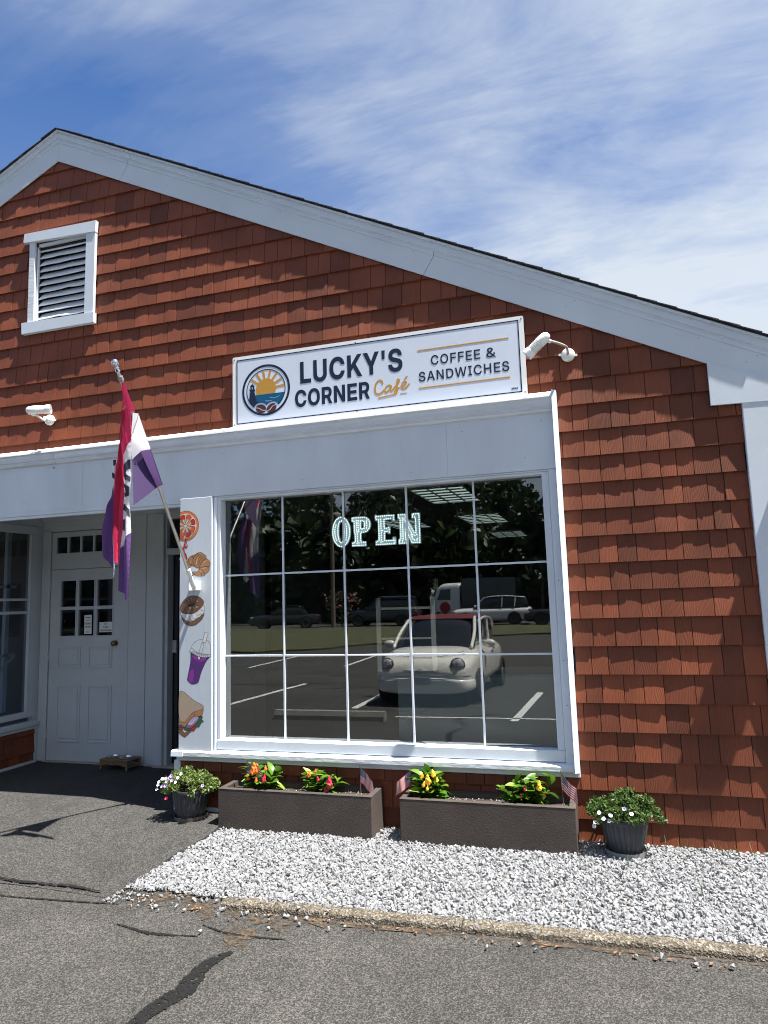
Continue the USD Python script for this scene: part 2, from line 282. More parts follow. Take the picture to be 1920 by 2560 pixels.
def tag(prim, label=None, cat=None, group=None, kind=None):
    for k, v in (("label", label), ("category", cat), ("group", group), ("kind", kind)):
        if v:
            prim.SetCustomDataByKey(k, v)
    return prim

def thing(name, label, cat, loc=(0, 0, 0), rotz=0.0, group=None):
    p = unique("/World/" + name)
    x = UsdGeom.Xform.Define(stage, p)
    x.AddTranslateOp().Set(Gf.Vec3d(*map(float, loc)))
    x.AddRotateZOp().Set(float(rotz))
    return tag(x.GetPrim(), label, cat, group)

def obj(name, mesh, m, parent=None, label=None, smooth=False, ink=None, kind=None):
    base = str(parent.GetPath()) if parent is not None else "/World"
    p = unique(base + "/" + name)
    if isinstance(mesh, list):
        mesh = trimesh.util.concatenate(mesh)
    me = usdkit.mesh(stage, p, mesh, M[m] if isinstance(m, str) else m, smooth=smooth)
    if ink is not None:
        UsdGeom.PrimvarsAPI(me).CreatePrimvar("ink", Sdf.ValueTypeNames.Color3fArray, "vertex").Set(Vt.Vec3fArray.FromNumpy(np.asarray(ink, np.float32)))
    pr = me.GetPrim()
    if label:
        pr.SetCustomDataByKey("label", label)
    if kind:
        pr.SetCustomDataByKey("kind", kind)
    return pr

def single(name, mesh, m, label, cat, group=None, smooth=False, ink=None, kind=None):
    return tag(obj(name, mesh, m, None, smooth=smooth, ink=ink), label, cat, group, kind)

def structure(name, mesh, m, label=None):
    return tag(obj(name, mesh, m), label, None, None, "structure")

def copy_of(src, name, label, cat, loc, rotz=0.0, group=None):
    p = unique("/World/" + name)
    x = UsdGeom.Xform.Define(stage, p)
    x.GetPrim().GetReferences().AddInternalReference(src.GetPath())
    x.GetPrim().SetInstanceable(True)
    xf = UsdGeom.Xformable(x)
    xf.ClearXformOpOrder()
    xf.AddTranslateOp().Set(Gf.Vec3d(*map(float, loc))); xf.AddRotateZOp().Set(float(rotz))
    return tag(x.GetPrim(), label, cat, group)

def T(mesh, R=None, t=None):
    m = mesh.copy()
    if R is not None:
        X = np.eye(4); X[:3, :3] = R; m.apply_transform(X)
    if t is not None:
        m.apply_translation(t)
    return m

def bx(x0, x1, y0, y1, z0, z1, c=0.0):
    x0, x1 = min(x0, x1), max(x0, x1); y0, y1 = min(y0, y1), max(y0, y1); z0, z1 = min(z0, z1), max(z0, z1)
    if c <= 0:
        m = trimesh.creation.box((x1 - x0, y1 - y0, z1 - z0)); m.apply_translation(((x0 + x1) / 2, (y0 + y1) / 2, (z0 + z1) / 2)); return m
    c = min(c, 0.49 * min(x1 - x0, y1 - y0, z1 - z0)); pts = []
    for sx, X in ((1, x0), (-1, x1)):
        for sy, Y in ((1, y0), (-1, y1)):
            for sz, Zz in ((1, z0), (-1, z1)):
                pts += [(X + sx * c, Y + sy * c, Zz), (X + sx * c, Y, Zz + sz * c), (X, Y + sy * c, Zz + sz * c)]
    return trimesh.convex.convex_hull(np.array(pts))

def hull(pts):
    return trimesh.convex.convex_hull(np.asarray(pts, float))

def frame_to(d):
    d = np.asarray(d, float); d = d / np.linalg.norm(d)
    a = np.cross([0, 0, 1.0], d) if abs(d[2]) < 0.95 else np.cross([1.0, 0, 0], d)
    a /= np.linalg.norm(a); b = np.cross(d, a)
    return np.stack([a, b, d], 1)

def tube(pts, r, n=10, caps=True):
    p = np.asarray(pts, float); k = len(p); rr = np.broadcast_to(r, (k,))
    t = np.gradient(p, axis=0); t /= np.linalg.norm(t, axis=1, keepdims=True)
    a = np.cross(t[0], [0, 0, 1.0]) if abs(t[0][2]) < 0.9 else np.cross(t[0], [1.0, 0, 0]); a /= np.linalg.norm(a)
    V = []
    for i in range(k):
        a = a - t[i] * (a @ t[i]); a /= np.linalg.norm(a); b = np.cross(t[i], a)
        an = np.arange(n) * 2 * np.pi / n
        V.append(p[i] + rr[i] * (np.cos(an)[:, None] * a + np.sin(an)[:, None] * b))
    V = np.vstack(V); F = []
    for i in range(k - 1):
        for j in range(n):
            q = (i * n + j, i * n + (j + 1) % n, (i + 1) * n + (j + 1) % n, (i + 1) * n + j); F += [(q[0], q[1], q[2]), (q[0], q[2], q[3])]
    if caps:
        V = np.vstack([V, p[0], p[-1]]); c0, c1 = len(V) - 2, len(V) - 1
        for j in range(n):
            F += [(c0, (j + 1) % n, j), (c1, (k - 1) * n + j, (k - 1) * n + (j + 1) % n)]
    return trimesh.Trimesh(V, F, process=False)

def lathe(prof, n=24):
    pr = np.asarray(prof, float); k = len(pr); an = np.arange(n) * 2 * np.pi / n
    V = np.stack([pr[:, None, 0] * np.cos(an), pr[:, None, 0] * np.sin(an), np.broadcast_to(pr[:, None, 1], (k, n))], -1).reshape(-1, 3); F = []
    for i in range(k - 1):
        for j in range(n):
            q = (i * n + j, i * n + (j + 1) % n, (i + 1) * n + (j + 1) % n, (i + 1) * n + j); F += [(q[0], q[1], q[2]), (q[0], q[2], q[3])]
    return trimesh.Trimesh(V, F, process=False)

def polys(g):
    if g.is_empty: return []
    return [x for x in getattr(g, "geoms", [g]) if x.geom_type == "Polygon" and x.area > 1e-9]

def prism(poly, y0, y1):
    """Polygon in (x, z), extruded from y0 to y1."""
    out = []
    for g in polys(poly):
        m = trimesh.creation.extrude_polygon(g, abs(y1 - y0), engine="earcut")
        v = m.vertices; m.vertices = np.stack([v[:, 0], max(y0, y1) - v[:, 2], v[:, 1]], 1)
        out.append(m)
    return trimesh.util.concatenate(out)

def sheet(poly, y):
    """Flat polygon in (x, z) at depth y, facing -y."""
    V, F, n = [], [], 0
    for g in polys(poly):
        v, f = trimesh.creation.triangulate_polygon(g, engine="earcut")
        V.append(np.stack([v[:, 0], np.full(len(v), y), v[:, 1]], 1)); F.append(np.asarray(f) + n); n += len(v)
    m = trimesh.Trimesh(np.vstack(V), np.vstack(F), process=False)
    flip = m.face_normals[:, 1] > 0
    f = m.faces.copy(); f[flip] = f[flip][:, ::-1]
    return trimesh.Trimesh(m.vertices, f, process=False)

def flat(poly, z, thick=0.0):
    """Polygon in (x, y) as ground at height z (top)."""
    out = []
    for g in polys(poly):
        if thick:
            m = trimesh.creation.extrude_polygon(g, thick, engine="earcut"); m.apply_translation((0, 0, z - thick))
        else:
            v, f = trimesh.creation.triangulate_polygon(g, engine="earcut"); m = trimesh.Trimesh(np.column_stack([v, np.full(len(v), z)]), f, process=False)
            fl = m.face_normals[:, 2] < 0; ff = m.faces.copy(); ff[fl] = ff[fl][:, ::-1]; m = trimesh.Trimesh(m.vertices, ff, process=False)
        out.append(m)
    return trimesh.util.concatenate(out)

def rect(x0, z0, x1, z1): return sbox(min(x0, x1), min(z0, z1), max(x0, x1), max(z0, z1))
def on_screen(p):
    v = np.asarray(p, float) - CAM_POS; d = v @ CAM_FWD
    return d > 0.1 and abs((v @ CAM_RIGHT) / d * FOCAL_PX) < 0.5 and abs((v @ CAM_UP) / d * FOCAL_PX) < 0.6667
def catmull(pts, n=8, closed=True):
    p = np.asarray(pts, float); k = len(p); out = []
    for i in range(k if closed else k - 1):
        a, b, c, d = (p[(i - 1) % k], p[i], p[(i + 1) % k], p[(i + 2) % k]) if closed else (p[max(i - 1, 0)], p[i], p[i + 1], p[min(i + 2, k - 1)])
        for t in np.arange(n) / n:
            out.append(0.5 * (2 * b + (c - a) * t + (2 * a - 5 * b + 4 * c - d) * t * t + (3 * b - a - 3 * c + d) * t ** 3))
    if not closed: out.append(p[-1])
    return np.array(out)

# ---------------------------------------------------------------- letter outlines, painted shapes, flag pieces (metres or mm)
GLYPH_HEAVY={'L':(0.773,[[[(0.069,1.0),(0.296,1.0),(0.296,0.195),(0.746,0.192),(0.746,0.0),(0.069,0.0)]]]),'U':(0.973,[[[(0.069,1.0),(0.289,1.0),(0.292,0.323),(0.317,0.263),(0.355,0.221),(0.395,0.196),(0.458,0.179),(0.532,0.182),(0.599,0.21),(0.642,0.25),(0.677,0.323),(0.68,1.0),(0.904,1.0),(0.9,0.285),(0.883,0.216),(0.852,0.155),(0.756,0.055),(0.608,-0.007),(0.533,-0.017),(0.406,-0.014),(0.337,0.0),(0.244,0.038),(0.134,0.134),(0.089,0.216),(0.069,0.313)]]]),'C':(1.0,[[[(0.038,0.447),(0.045,0.612),(0.072,0.718),(0.103,0.784),(0.199,0.904),(0.285,0.962),(0.361,0.993),(0.44,1.01),(0.56,1.014),(0.66,0.997),(0.759,0.955),(0.835,0.9),(0.887,0.842),(0.955,0.694),(0.962,0.639),(0.735,0.639),(0.704,0.72),(0.648,0.779),(0.57,0.811),(0.493,0.814),(0.383,0.776),(0.338,0.734),(0.299,0.671),(0.268,0.539),(0.282,0.375),(0.334,0.266),(0.422,0.2),(0.545,0.182),(0.63,0.207),(0.697,0.267),(0.735,0.357),(0.962,0.357),(0.938,0.247),(0.863,0.124),(0.777,0.052),(0.66,0.0),(0.56,-0.017),(0.44,-0.014),(0.34,0.01),(0.23,0.069),(0.158,0.134),(0.103,0.213),(0.055,0.333)]]]),'K':(0.959,[[[(0.069,1.0),(0.296,1.0),(0.3,0.556),(0.67,1.0),(0.938,1.0),(0.577,0.568),(0.952,0.0),(0.691,0.0),(0.425,0.409),(0.296,0.261),(0.296,0.0),(0.069,0.0)]]]),'Y':(0.962,[[[(0.003,1.0),(0.265,1.0),(0.486,0.6),(0.698,1.0),(0.955,1.0),(0.595,0.365),(0.594,0.0),(0.375,0.0),(0.374,0.365)]]]),"'":(0.378,[[[(0.093,1.003),(0.289,1.003),(0.268,0.615),(0.11,0.615)]]]),'S':(0.907,[[[(0.045,0.33),(0.265,0.33),(0.268,0.289),(0.297,0.232),(0.339,0.196),(0.406,0.172),(0.515,0.172),(0.6,0.207),(0.632,0.247),(0.639,0.298),(0.628,0.328),(0.596,0.36),(0.512,0.395),(0.271,0.45),(0.196,0.485),(0.12,0.546),(0.069,0.653),(0.065,0.739),(0.076,0.794),(0.113,0.873),(0.172,0.935),(0.247,0.979),(0.351,1.01),(0.498,1.017),(0.615,0.997),(0.698,0.959),(0.773,0.893),(0.828,0.787),(0.838,0.691),(0.625,0.691),(0.618,0.74),(0.579,0.793),(0.53,0.821),(0.48,0.832),(0.406,0.828),(0.343,0.803),(0.303,0.764),(0.292,0.731),(0.3,0.683),(0.346,0.64),(0.687,0.546),(0.773,0.498),(0.825,0.443),(0.859,0.357),(0.859,0.241),(0.821,0.137),(0.756,0.065),(0.653,0.01),(0.546,-0.014),(0.368,-0.014),(0.244,0.017),(0.151,0.072),(0.089,0.144),(0.055,0.227)]]]),'O':(1.027,[[[(0.038,0.447),(0.048,0.632),(0.072,0.718),(0.117,0.808),(0.158,0.863),(0.244,0.938),(0.306,0.973),(0.416,1.007),(0.557,1.014),(0.629,1.003),(0.729,0.969),(0.797,0.928),(0.866,0.866),(0.924,0.784),(0.959,0.708),(0.983,0.612),(0.983,0.385),(0.955,0.278),(0.924,0.213),(0.866,0.131),(0.797,0.069),(0.722,0.024),(0.612,-0.01),(0.471,-0.017),(0.399,-0.007),(0.299,0.027),(0.216,0.079),(0.144,0.151),(0.079,0.261),(0.055,0.333)],[(0.268,0.458),(0.296,0.332),(0.324,0.28),(0.373,0.228),(0.429,0.196),(0.489,0.182),(0.563,0.186),(0.616,0.203),(0.697,0.27),(0.742,0.361),(0.759,0.458),(0.759,0.538),(0.732,0.664),(0.69,0.734),(0.641,0.779),(0.598,0.8),(0.538,0.814),(0.429,0.8),(0.338,0.734),(0.296,0.664),(0.272,0.57)]]]),'R':(0.9,[[[(0.069,1.003),(0.574,0.997),(0.68,0.962),(0.78,0.883),(0.825,0.808),(0.842,0.753),(0.845,0.605),(0.797,0.485),(0.759,0.44),(0.68,0.382),(0.869,0.0),(0.632,0.0),(0.462,0.339),(0.301,0.34),(0.296,0.0),(0.069,0.0)],[(0.296,0.527),(0.487,0.522),(0.576,0.558),(0.604,0.59),(0.625,0.647),(0.622,0.708),(0.597,0.758),(0.561,0.79),(0.508,0.811),(0.297,0.813)]]]),'N':(1.003,[[[(0.069,1.0),(0.313,0.993),(0.706,0.354),(0.708,1.0),(0.935,1.0),(0.935,0.0),(0.694,0.0),(0.297,0.644),(0.296,0.0),(0.069,0.0)]]]),'E':(0.845,[[[(0.069,1.0),(0.804,1.0),(0.804,0.808),(0.296,0.802),(0.299,0.598),(0.766,0.598),(0.766,0.409),(0.297,0.408),(0.296,0.195),(0.804,0.192),(0.804,0.0),(0.069,0.0)]]])}
GLYPH_MEDIUM={'C':(0.997,[[[(0.052,0.447),(0.062,0.632),(0.12,0.794),(0.223,0.918),(0.289,0.962),(0.381,1.0),(0.478,1.017),(0.564,1.017),(0.67,0.997),(0.749,0.962),(0.863,0.866),(0.907,0.797),(0.938,0.718),(0.948,0.66),(0.78,0.66),(0.745,0.75),(0.675,0.824),(0.577,0.862),(0.496,0.866),(0.415,0.848),(0.342,0.806),(0.29,0.751),(0.248,0.671),(0.22,0.538),(0.223,0.424),(0.241,0.347),(0.3,0.235),(0.398,0.159),(0.492,0.134),(0.595,0.141),(0.675,0.176),(0.731,0.228),(0.78,0.337),(0.948,0.337),(0.918,0.223),(0.866,0.137),(0.787,0.062),(0.67,0.003),(0.564,-0.017),(0.447,-0.014),(0.34,0.014),(0.247,0.065),(0.172,0.134),(0.113,0.22),(0.072,0.323)]]]),'O':(1.031,[[[(0.052,0.45),(0.052,0.55),(0.069,0.663),(0.134,0.814),(0.175,0.869),(0.251,0.938),(0.33,0.983),(0.423,1.01),(0.557,1.017),(0.625,1.007),(0.708,0.979),(0.784,0.935),(0.852,0.873),(0.907,0.797),(0.948,0.708),(0.973,0.612),(0.973,0.388),(0.945,0.282),(0.907,0.203),(0.852,0.127),(0.784,0.065),(0.701,0.017),(0.608,-0.01),(0.474,-0.017),(0.406,-0.007),(0.33,0.017),(0.237,0.072),(0.158,0.151),(0.103,0.241),(0.069,0.337)],[(0.22,0.458),(0.258,0.301),(0.3,0.235),(0.345,0.19),(0.405,0.155),(0.489,0.134),(0.616,0.152),(0.675,0.183),(0.731,0.235),(0.794,0.357),(0.811,0.458),(0.811,0.538),(0.783,0.674),(0.731,0.765),(0.633,0.842),(0.542,0.866),(0.464,0.862),(0.405,0.845),(0.342,0.806),(0.258,0.698),(0.223,0.577)]]]),'F':(0.784,[[[(0.086,1.0),(0.753,1.0),(0.753,0.856),(0.251,0.853),(0.252,0.572),(0.715,0.57),(0.715,0.43),(0.252,0.428),(0.251,0.0),(0.086,0.0)]]]),'E':(0.818,[[[(0.086,0.0),(0.086,1.0),(0.773,1.0),(0.773,0.856),(0.251,0.851),(0.254,0.578),(0.735,0.577),(0.735,0.436),(0.253,0.435),(0.252,0.147),(0.773,0.144),(0.773,0.0)]]]),'&':(0.866,[[[(0.045,0.234),(0.048,0.316),(0.072,0.381),(0.158,0.478),(0.234,0.537),(0.162,0.639),(0.131,0.718),(0.131,0.825),(0.172,0.918),(0.234,0.973),(0.351,1.01),(0.46,1.003),(0.546,0.966),(0.591,0.924),(0.622,0.873),(0.636,0.818),(0.629,0.725),(0.574,0.625),(0.44,0.509),(0.625,0.294),(0.66,0.371),(0.67,0.46),(0.811,0.46),(0.79,0.299),(0.728,0.169),(0.869,0.0),(0.691,0.0),(0.627,0.072),(0.543,0.021),(0.436,-0.01),(0.33,-0.014),(0.251,0.0),(0.162,0.041),(0.107,0.089),(0.065,0.155)],[(0.228,0.345),(0.206,0.244),(0.231,0.191),(0.277,0.149),(0.323,0.127),(0.436,0.127),(0.534,0.181),(0.323,0.426)],[(0.271,0.754),(0.296,0.69),(0.354,0.619),(0.463,0.703),(0.491,0.753),(0.495,0.797),(0.477,0.837),(0.445,0.865),(0.368,0.88),(0.325,0.865),(0.293,0.837),(0.275,0.8)]]]),'S':(0.869,[[[(0.048,0.323),(0.213,0.323),(0.22,0.265),(0.249,0.204),(0.298,0.159),(0.354,0.134),(0.41,0.124),(0.501,0.127),(0.6,0.166),(0.635,0.201),(0.656,0.255),(0.653,0.306),(0.634,0.342),(0.55,0.398),(0.278,0.467),(0.158,0.529),(0.11,0.577),(0.082,0.629),(0.069,0.687),(0.072,0.777),(0.107,0.866),(0.168,0.935),(0.251,0.983),(0.333,1.007),(0.478,1.014),(0.574,0.997),(0.653,0.962),(0.732,0.893),(0.78,0.804),(0.794,0.698),(0.636,0.698),(0.625,0.756),(0.579,0.824),(0.53,0.855),(0.456,0.873),(0.378,0.869),(0.308,0.845),(0.259,0.802),(0.234,0.744),(0.245,0.679),(0.298,0.63),(0.649,0.526),(0.715,0.491),(0.78,0.43),(0.818,0.34),(0.818,0.227),(0.787,0.141),(0.722,0.065),(0.632,0.014),(0.522,-0.014),(0.357,-0.014),(0.258,0.01),(0.168,0.058),(0.107,0.12),(0.058,0.223)]]]),'A':(0.942,[[[(0.01,0.0),(0.368,1.0),(0.574,1.0),(0.931,0.0),(0.749,0.0),(0.662,0.247),(0.275,0.247),(0.186,0.0)],[(0.323,0.39),(0.618,0.389),(0.474,0.833),(0.464,0.825)]]]),'N':(0.986,[[[(0.086,1.0),(0.271,0.997),(0.734,0.253),(0.735,1.0),(0.9,1.0),(0.9,0.0),(0.715,0.003),(0.253,0.746),(0.251,0.0),(0.086,0.0)]]]),'D':(0.959,[[[(0.086,1.0),(0.474,1.0),(0.567,0.986),(0.701,0.931),(0.749,0.897),(0.821,0.818),(0.869,0.729),(0.893,0.649),(0.907,0.553),(0.904,0.412),(0.883,0.313),(0.845,0.223),(0.787,0.141),(0.725,0.086),(0.639,0.038),(0.505,0.003),(0.086,0.0)],[(0.251,0.149),(0.446,0.144),(0.557,0.169),(0.641,0.221),(0.707,0.319),(0.739,0.462),(0.739,0.542),(0.721,0.643),(0.666,0.754),(0.613,0.803),(0.561,0.831),(0.453,0.856),(0.251,0.852)]]]),'W':(1.34,[[[(0.01,1.0),(0.186,1.0),(0.38,0.208),(0.581,1.0),(0.759,1.0),(0.961,0.211),(1.151,0.993),(1.33,1.0),(1.058,0.0),(0.869,0.0),(0.668,0.758),(0.471,0.0),(0.278,0.0)]]]),'I':(0.505,[[[(0.048,0.141),(0.172,0.146),(0.172,0.854),(0.048,0.859),(0.048,1.0),(0.457,1.0),(0.457,0.859),(0.337,0.854),(0.337,0.146),(0.457,0.141),(0.457,0.0),(0.048,0.0)]]]),'H':(0.979,[[[(0.086,1.0),(0.251,1.0),(0.253,0.585),(0.723,0.584),(0.729,1.0),(0.893,1.0),(0.893,0.0),(0.729,0.0),(0.723,0.44),(0.253,0.439),(0.251,0.0),(0.086,0.0)]]])}
MURAL={'croissant':[('o','d',[(74,2014),(87,2045),(116,2060),(151,2070),(174,2082),(204,2083),(226,2069),(248,2054),(252,2032),(274,2016),(286,1990),(280,1961),(276,1932),(245,1908),(227,1893),(174,1892),(144,1904),(120,1925),(137,1926),(174,1932),(185,1948),(189,1956),(159,1963),(137,1977),(110,1981),(92,1962),(78,1979)]),('l','k',[(174,2080),(140,2055),(125,2023),(133,1990),(159,1963),(189,1956)]),('l','k',[(248,2031),(219,2016),(196,1987),(189,1958)]),('l','k',[(280,1964),(245,1969),(211,1964),(193,1955)]),('l','k',[(189,1945),(219,1927),(234,1910)]),('l','k',[(116,2060),(129,2043),(125,2023)]),('l','k',[(87,2035),(93,2008),(114,1983)]),('l','k',[(204,1921),(208,1895)]),('h','t',[(174,2041),(163,2015),(159,1992)]),('h','t',[(226,1999),(245,2011),(256,2014)]),('h','t',[(193,1938),(219,1918)]),('h','t',[(97,2018),(103,1998)]),('h','t',[(219,1953),(245,1956)]),('l','b',[(211,2062),(181,2037),(174,1995)]),('l','b',[(189,2070),(159,2048),(148,2002)]),('l','b',[(234,2051),(196,2026),(182,1981)])],'bagel':[('o','B',[(22,1563),(54,1533),(92,1523),(143,1531),(189,1556),(229,1595),(223,1559),(189,1523),(143,1496),(92,1494),(50,1518)]),('o','w',[(13,1600),(62,1586),(130,1588),(181,1614),(222,1654),(231,1632),(227,1591),(206,1577),(189,1559),(164,1553),(135,1531),(109,1543),(79,1536),(54,1544),(32,1559)]),('l','g',[(58,1577),(67,1555),(79,1543)]),('l','g',[(122,1576),(126,1553),(151,1542)]),('l','g',[(164,1582),(177,1574),(206,1588)]),('l','g',[(202,1618),(223,1610)]),('l','g',[(92,1573),(101,1547)]),('o','B',[(15,1659),(53,1706),(100,1729),(142,1732),(189,1719),(222,1692),(227,1672),(210,1643),(172,1611),(122,1590),(62,1593),(19,1607),(13,1633)]),('f','b',[(72,1661),(91,1681),(130,1691),(149,1678),(144,1670),(121,1651),(87,1648)]),('f','k',[(72,1661),(79,1656),(113,1664),(147,1672),(134,1658),(121,1651),(87,1647)]),('f','w',[(51,1654),(55,1657),(59,1654),(55,1650)]),('f','k',[(94,1638),(97,1641),(101,1637),(97,1634)]),('f','w',[(134,1633),(138,1636),(142,1633),(138,1630)]),('f','k',[(51,1679),(55,1682),(59,1679),(55,1676)]),('f','w',[(132,1637),(136,1640),(139,1637),(136,1634)]),('f','k',[(81,1703),(85,1706),(89,1703),(85,1700)]),('f','w',[(147,1634),(150,1637),(154,1634),(151,1630)]),('f','k',[(169,1674),(172,1678),(176,1674),(172,1671)]),('f','w',[(163,1689),(167,1692),(171,1689),(167,1685)]),('f','k',[(165,1656),(168,1659),(172,1655),(168,1652)]),('f','w',[(161,1640),(165,1644),(169,1640),(165,1637)]),('f','k',[(44,1677),(47,1680),(51,1677),(47,1673)]),('f','w',[(83,1697),(86,1701),(90,1697),(86,1694)]),('f','k',[(111,1710),(114,1713),(118,1710),(115,1706)]),('f','w',[(98,1636),(102,1639),(105,1636),(102,1633)]),('f','k',[(41,1658),(45,1661),(48,1658),(45,1655)]),('f','w',[(98,1638),(102,1641),(106,1638),(102,1634)]),('f','k',[(86,1700),(90,1703),(94,1700),(90,1696)]),('f','w',[(59,1667),(62,1670),(66,1667),(63,1664)]),('f','k',[(151,1634),(155,1637),(159,1634),(155,1630)]),('f','w',[(160,1642),(164,1645),(168,1642),(164,1638)]),('f','k',[(66,1649),(70,1652),(74,1649),(70,1645)]),('f','w',[(78,1707),(81,1710),(85,1707),(81,1704)]),('f','k',[(47,1687),(51,1690),(55,1686),(51,1683)]),('f','w',[(157,1638),(161,1642),(164,1638),(161,1635)]),('f','k',[(149,1636),(153,1639),(157,1635),(153,1632)]),('f','w',[(111,1712),(115,1715),(119,1711),(115,1708)]),('f','k',[(61,1694),(64,1698),(68,1694),(65,1691)]),('f','w',[(102,1631),(106,1634),(110,1631),(106,1628)]),('f','k',[(177,1675),(181,1678),(184,1675),(181,1671)]),('f','w',[(167,1641),(171,1645),(175,1641),(171,1638)]),('f','k',[(57,1685),(60,1689),(64,1685),(60,1682)]),('f','w',[(165,1684),(168,1687),(172,1684),(168,1681)]),('f','k',[(67,1695),(71,1698),(74,1695),(71,1691)])],'smoothie':[('o','p',[(115,1270),(109,1197),(82,1071),(87,1054),(112,1032),(141,1028),(174,1038),(185,1054),(207,1122),(249,1204),(278,1240),(228,1237),(157,1255)]),('f','m',[(123,1250),(157,1255),(240,1233),(253,1219),(228,1208),(190,1206),(144,1224)]),('f','m',[(107,1122),(132,1140),(137,1086),(124,1043),(99,1050),(90,1072)]),('o','c',[(119,1310),(135,1346),(173,1371),(219,1377),(265,1366),(286,1340),(290,1304),(282,1258),(207,1265),(157,1284)]),('o','c',[(119,1310),(157,1280),(215,1260),(286,1258),(284,1243),(228,1237),(157,1255),(106,1284),(108,1299)]),('o','c',[(211,1348),(232,1345),(207,1265),(186,1269)]),('o','w',[(240,1435),(269,1427),(244,1355),(221,1359)]),('o','w',[(176,1244),(194,1240),(195,1219),(178,1226)]),('l','k',[(123,1290),(122,1270)]),('l','k',[(141,1285),(140,1265)]),('l','k',[(160,1281),(158,1261)]),('l','k',[(178,1277),(177,1257)]),('l','k',[(196,1273),(195,1253)]),('l','k',[(215,1269),(213,1249)]),('l','k',[(233,1266),(231,1246)]),('l','k',[(251,1263),(249,1243)]),('l','k',[(269,1260),(268,1241)])],'sandwich':[('o','B',[(6,666),(36,661),(57,645),(83,657),(116,663),(106,649),(77,625),(55,612),(6,643)]),('o','w',[(36,667),(57,645),(83,657),(60,664)]),('o','G',[(189,777),(209,778),(220,764),(207,752),(228,736),(205,727),(202,713),(191,707),(189,694),(146,692),(139,700),(182,749)]),('o','R',[(106,666),(139,692),(159,687),(146,667),(126,662)]),('o','R',[(7,680),(40,687),(36,671),(8,669)]),('o','G',[(46,692),(70,690),(116,683),(100,668),(63,663)]),('o','G',[(7,700),(33,698),(26,686),(7,683)]),('o','u',[(70,690),(113,753),(146,774),(189,776),(182,749),(146,706),(110,685)]),('f','U',[(89,713),(119,751),(149,771),(179,772),(172,749),(139,717),(106,707)]),('l','u',[(116,728),(139,754),(159,766)]),('l','u',[(133,720),(159,746),(172,766)]),('o','d',[(7,757),(46,726),(59,730),(142,808),(142,774),(113,753),(60,693),(50,693),(7,723)]),('o','d',[(142,810),(205,823),(227,840),(215,786),(159,778),(147,799)]),('o','n',[(6,945),(41,965),(95,929),(145,896),(212,865),(228,846),(205,826),(142,810),(106,781),(59,730),(46,729),(7,760)])],'drip':[('o','r',[(56,2215),(49,2179),(39,2146),(45,2131),(57,2126),(68,2130),(72,2145),(63,2178)]),('o','r',[(31,2139),(28,2114),(38,2083),(46,2086),(45,2103)]),('o','r',[(54,2086),(49,2056),(61,2031),(70,2039),(68,2056)]),('h','w',[(60,2165),(62,2145)])]}
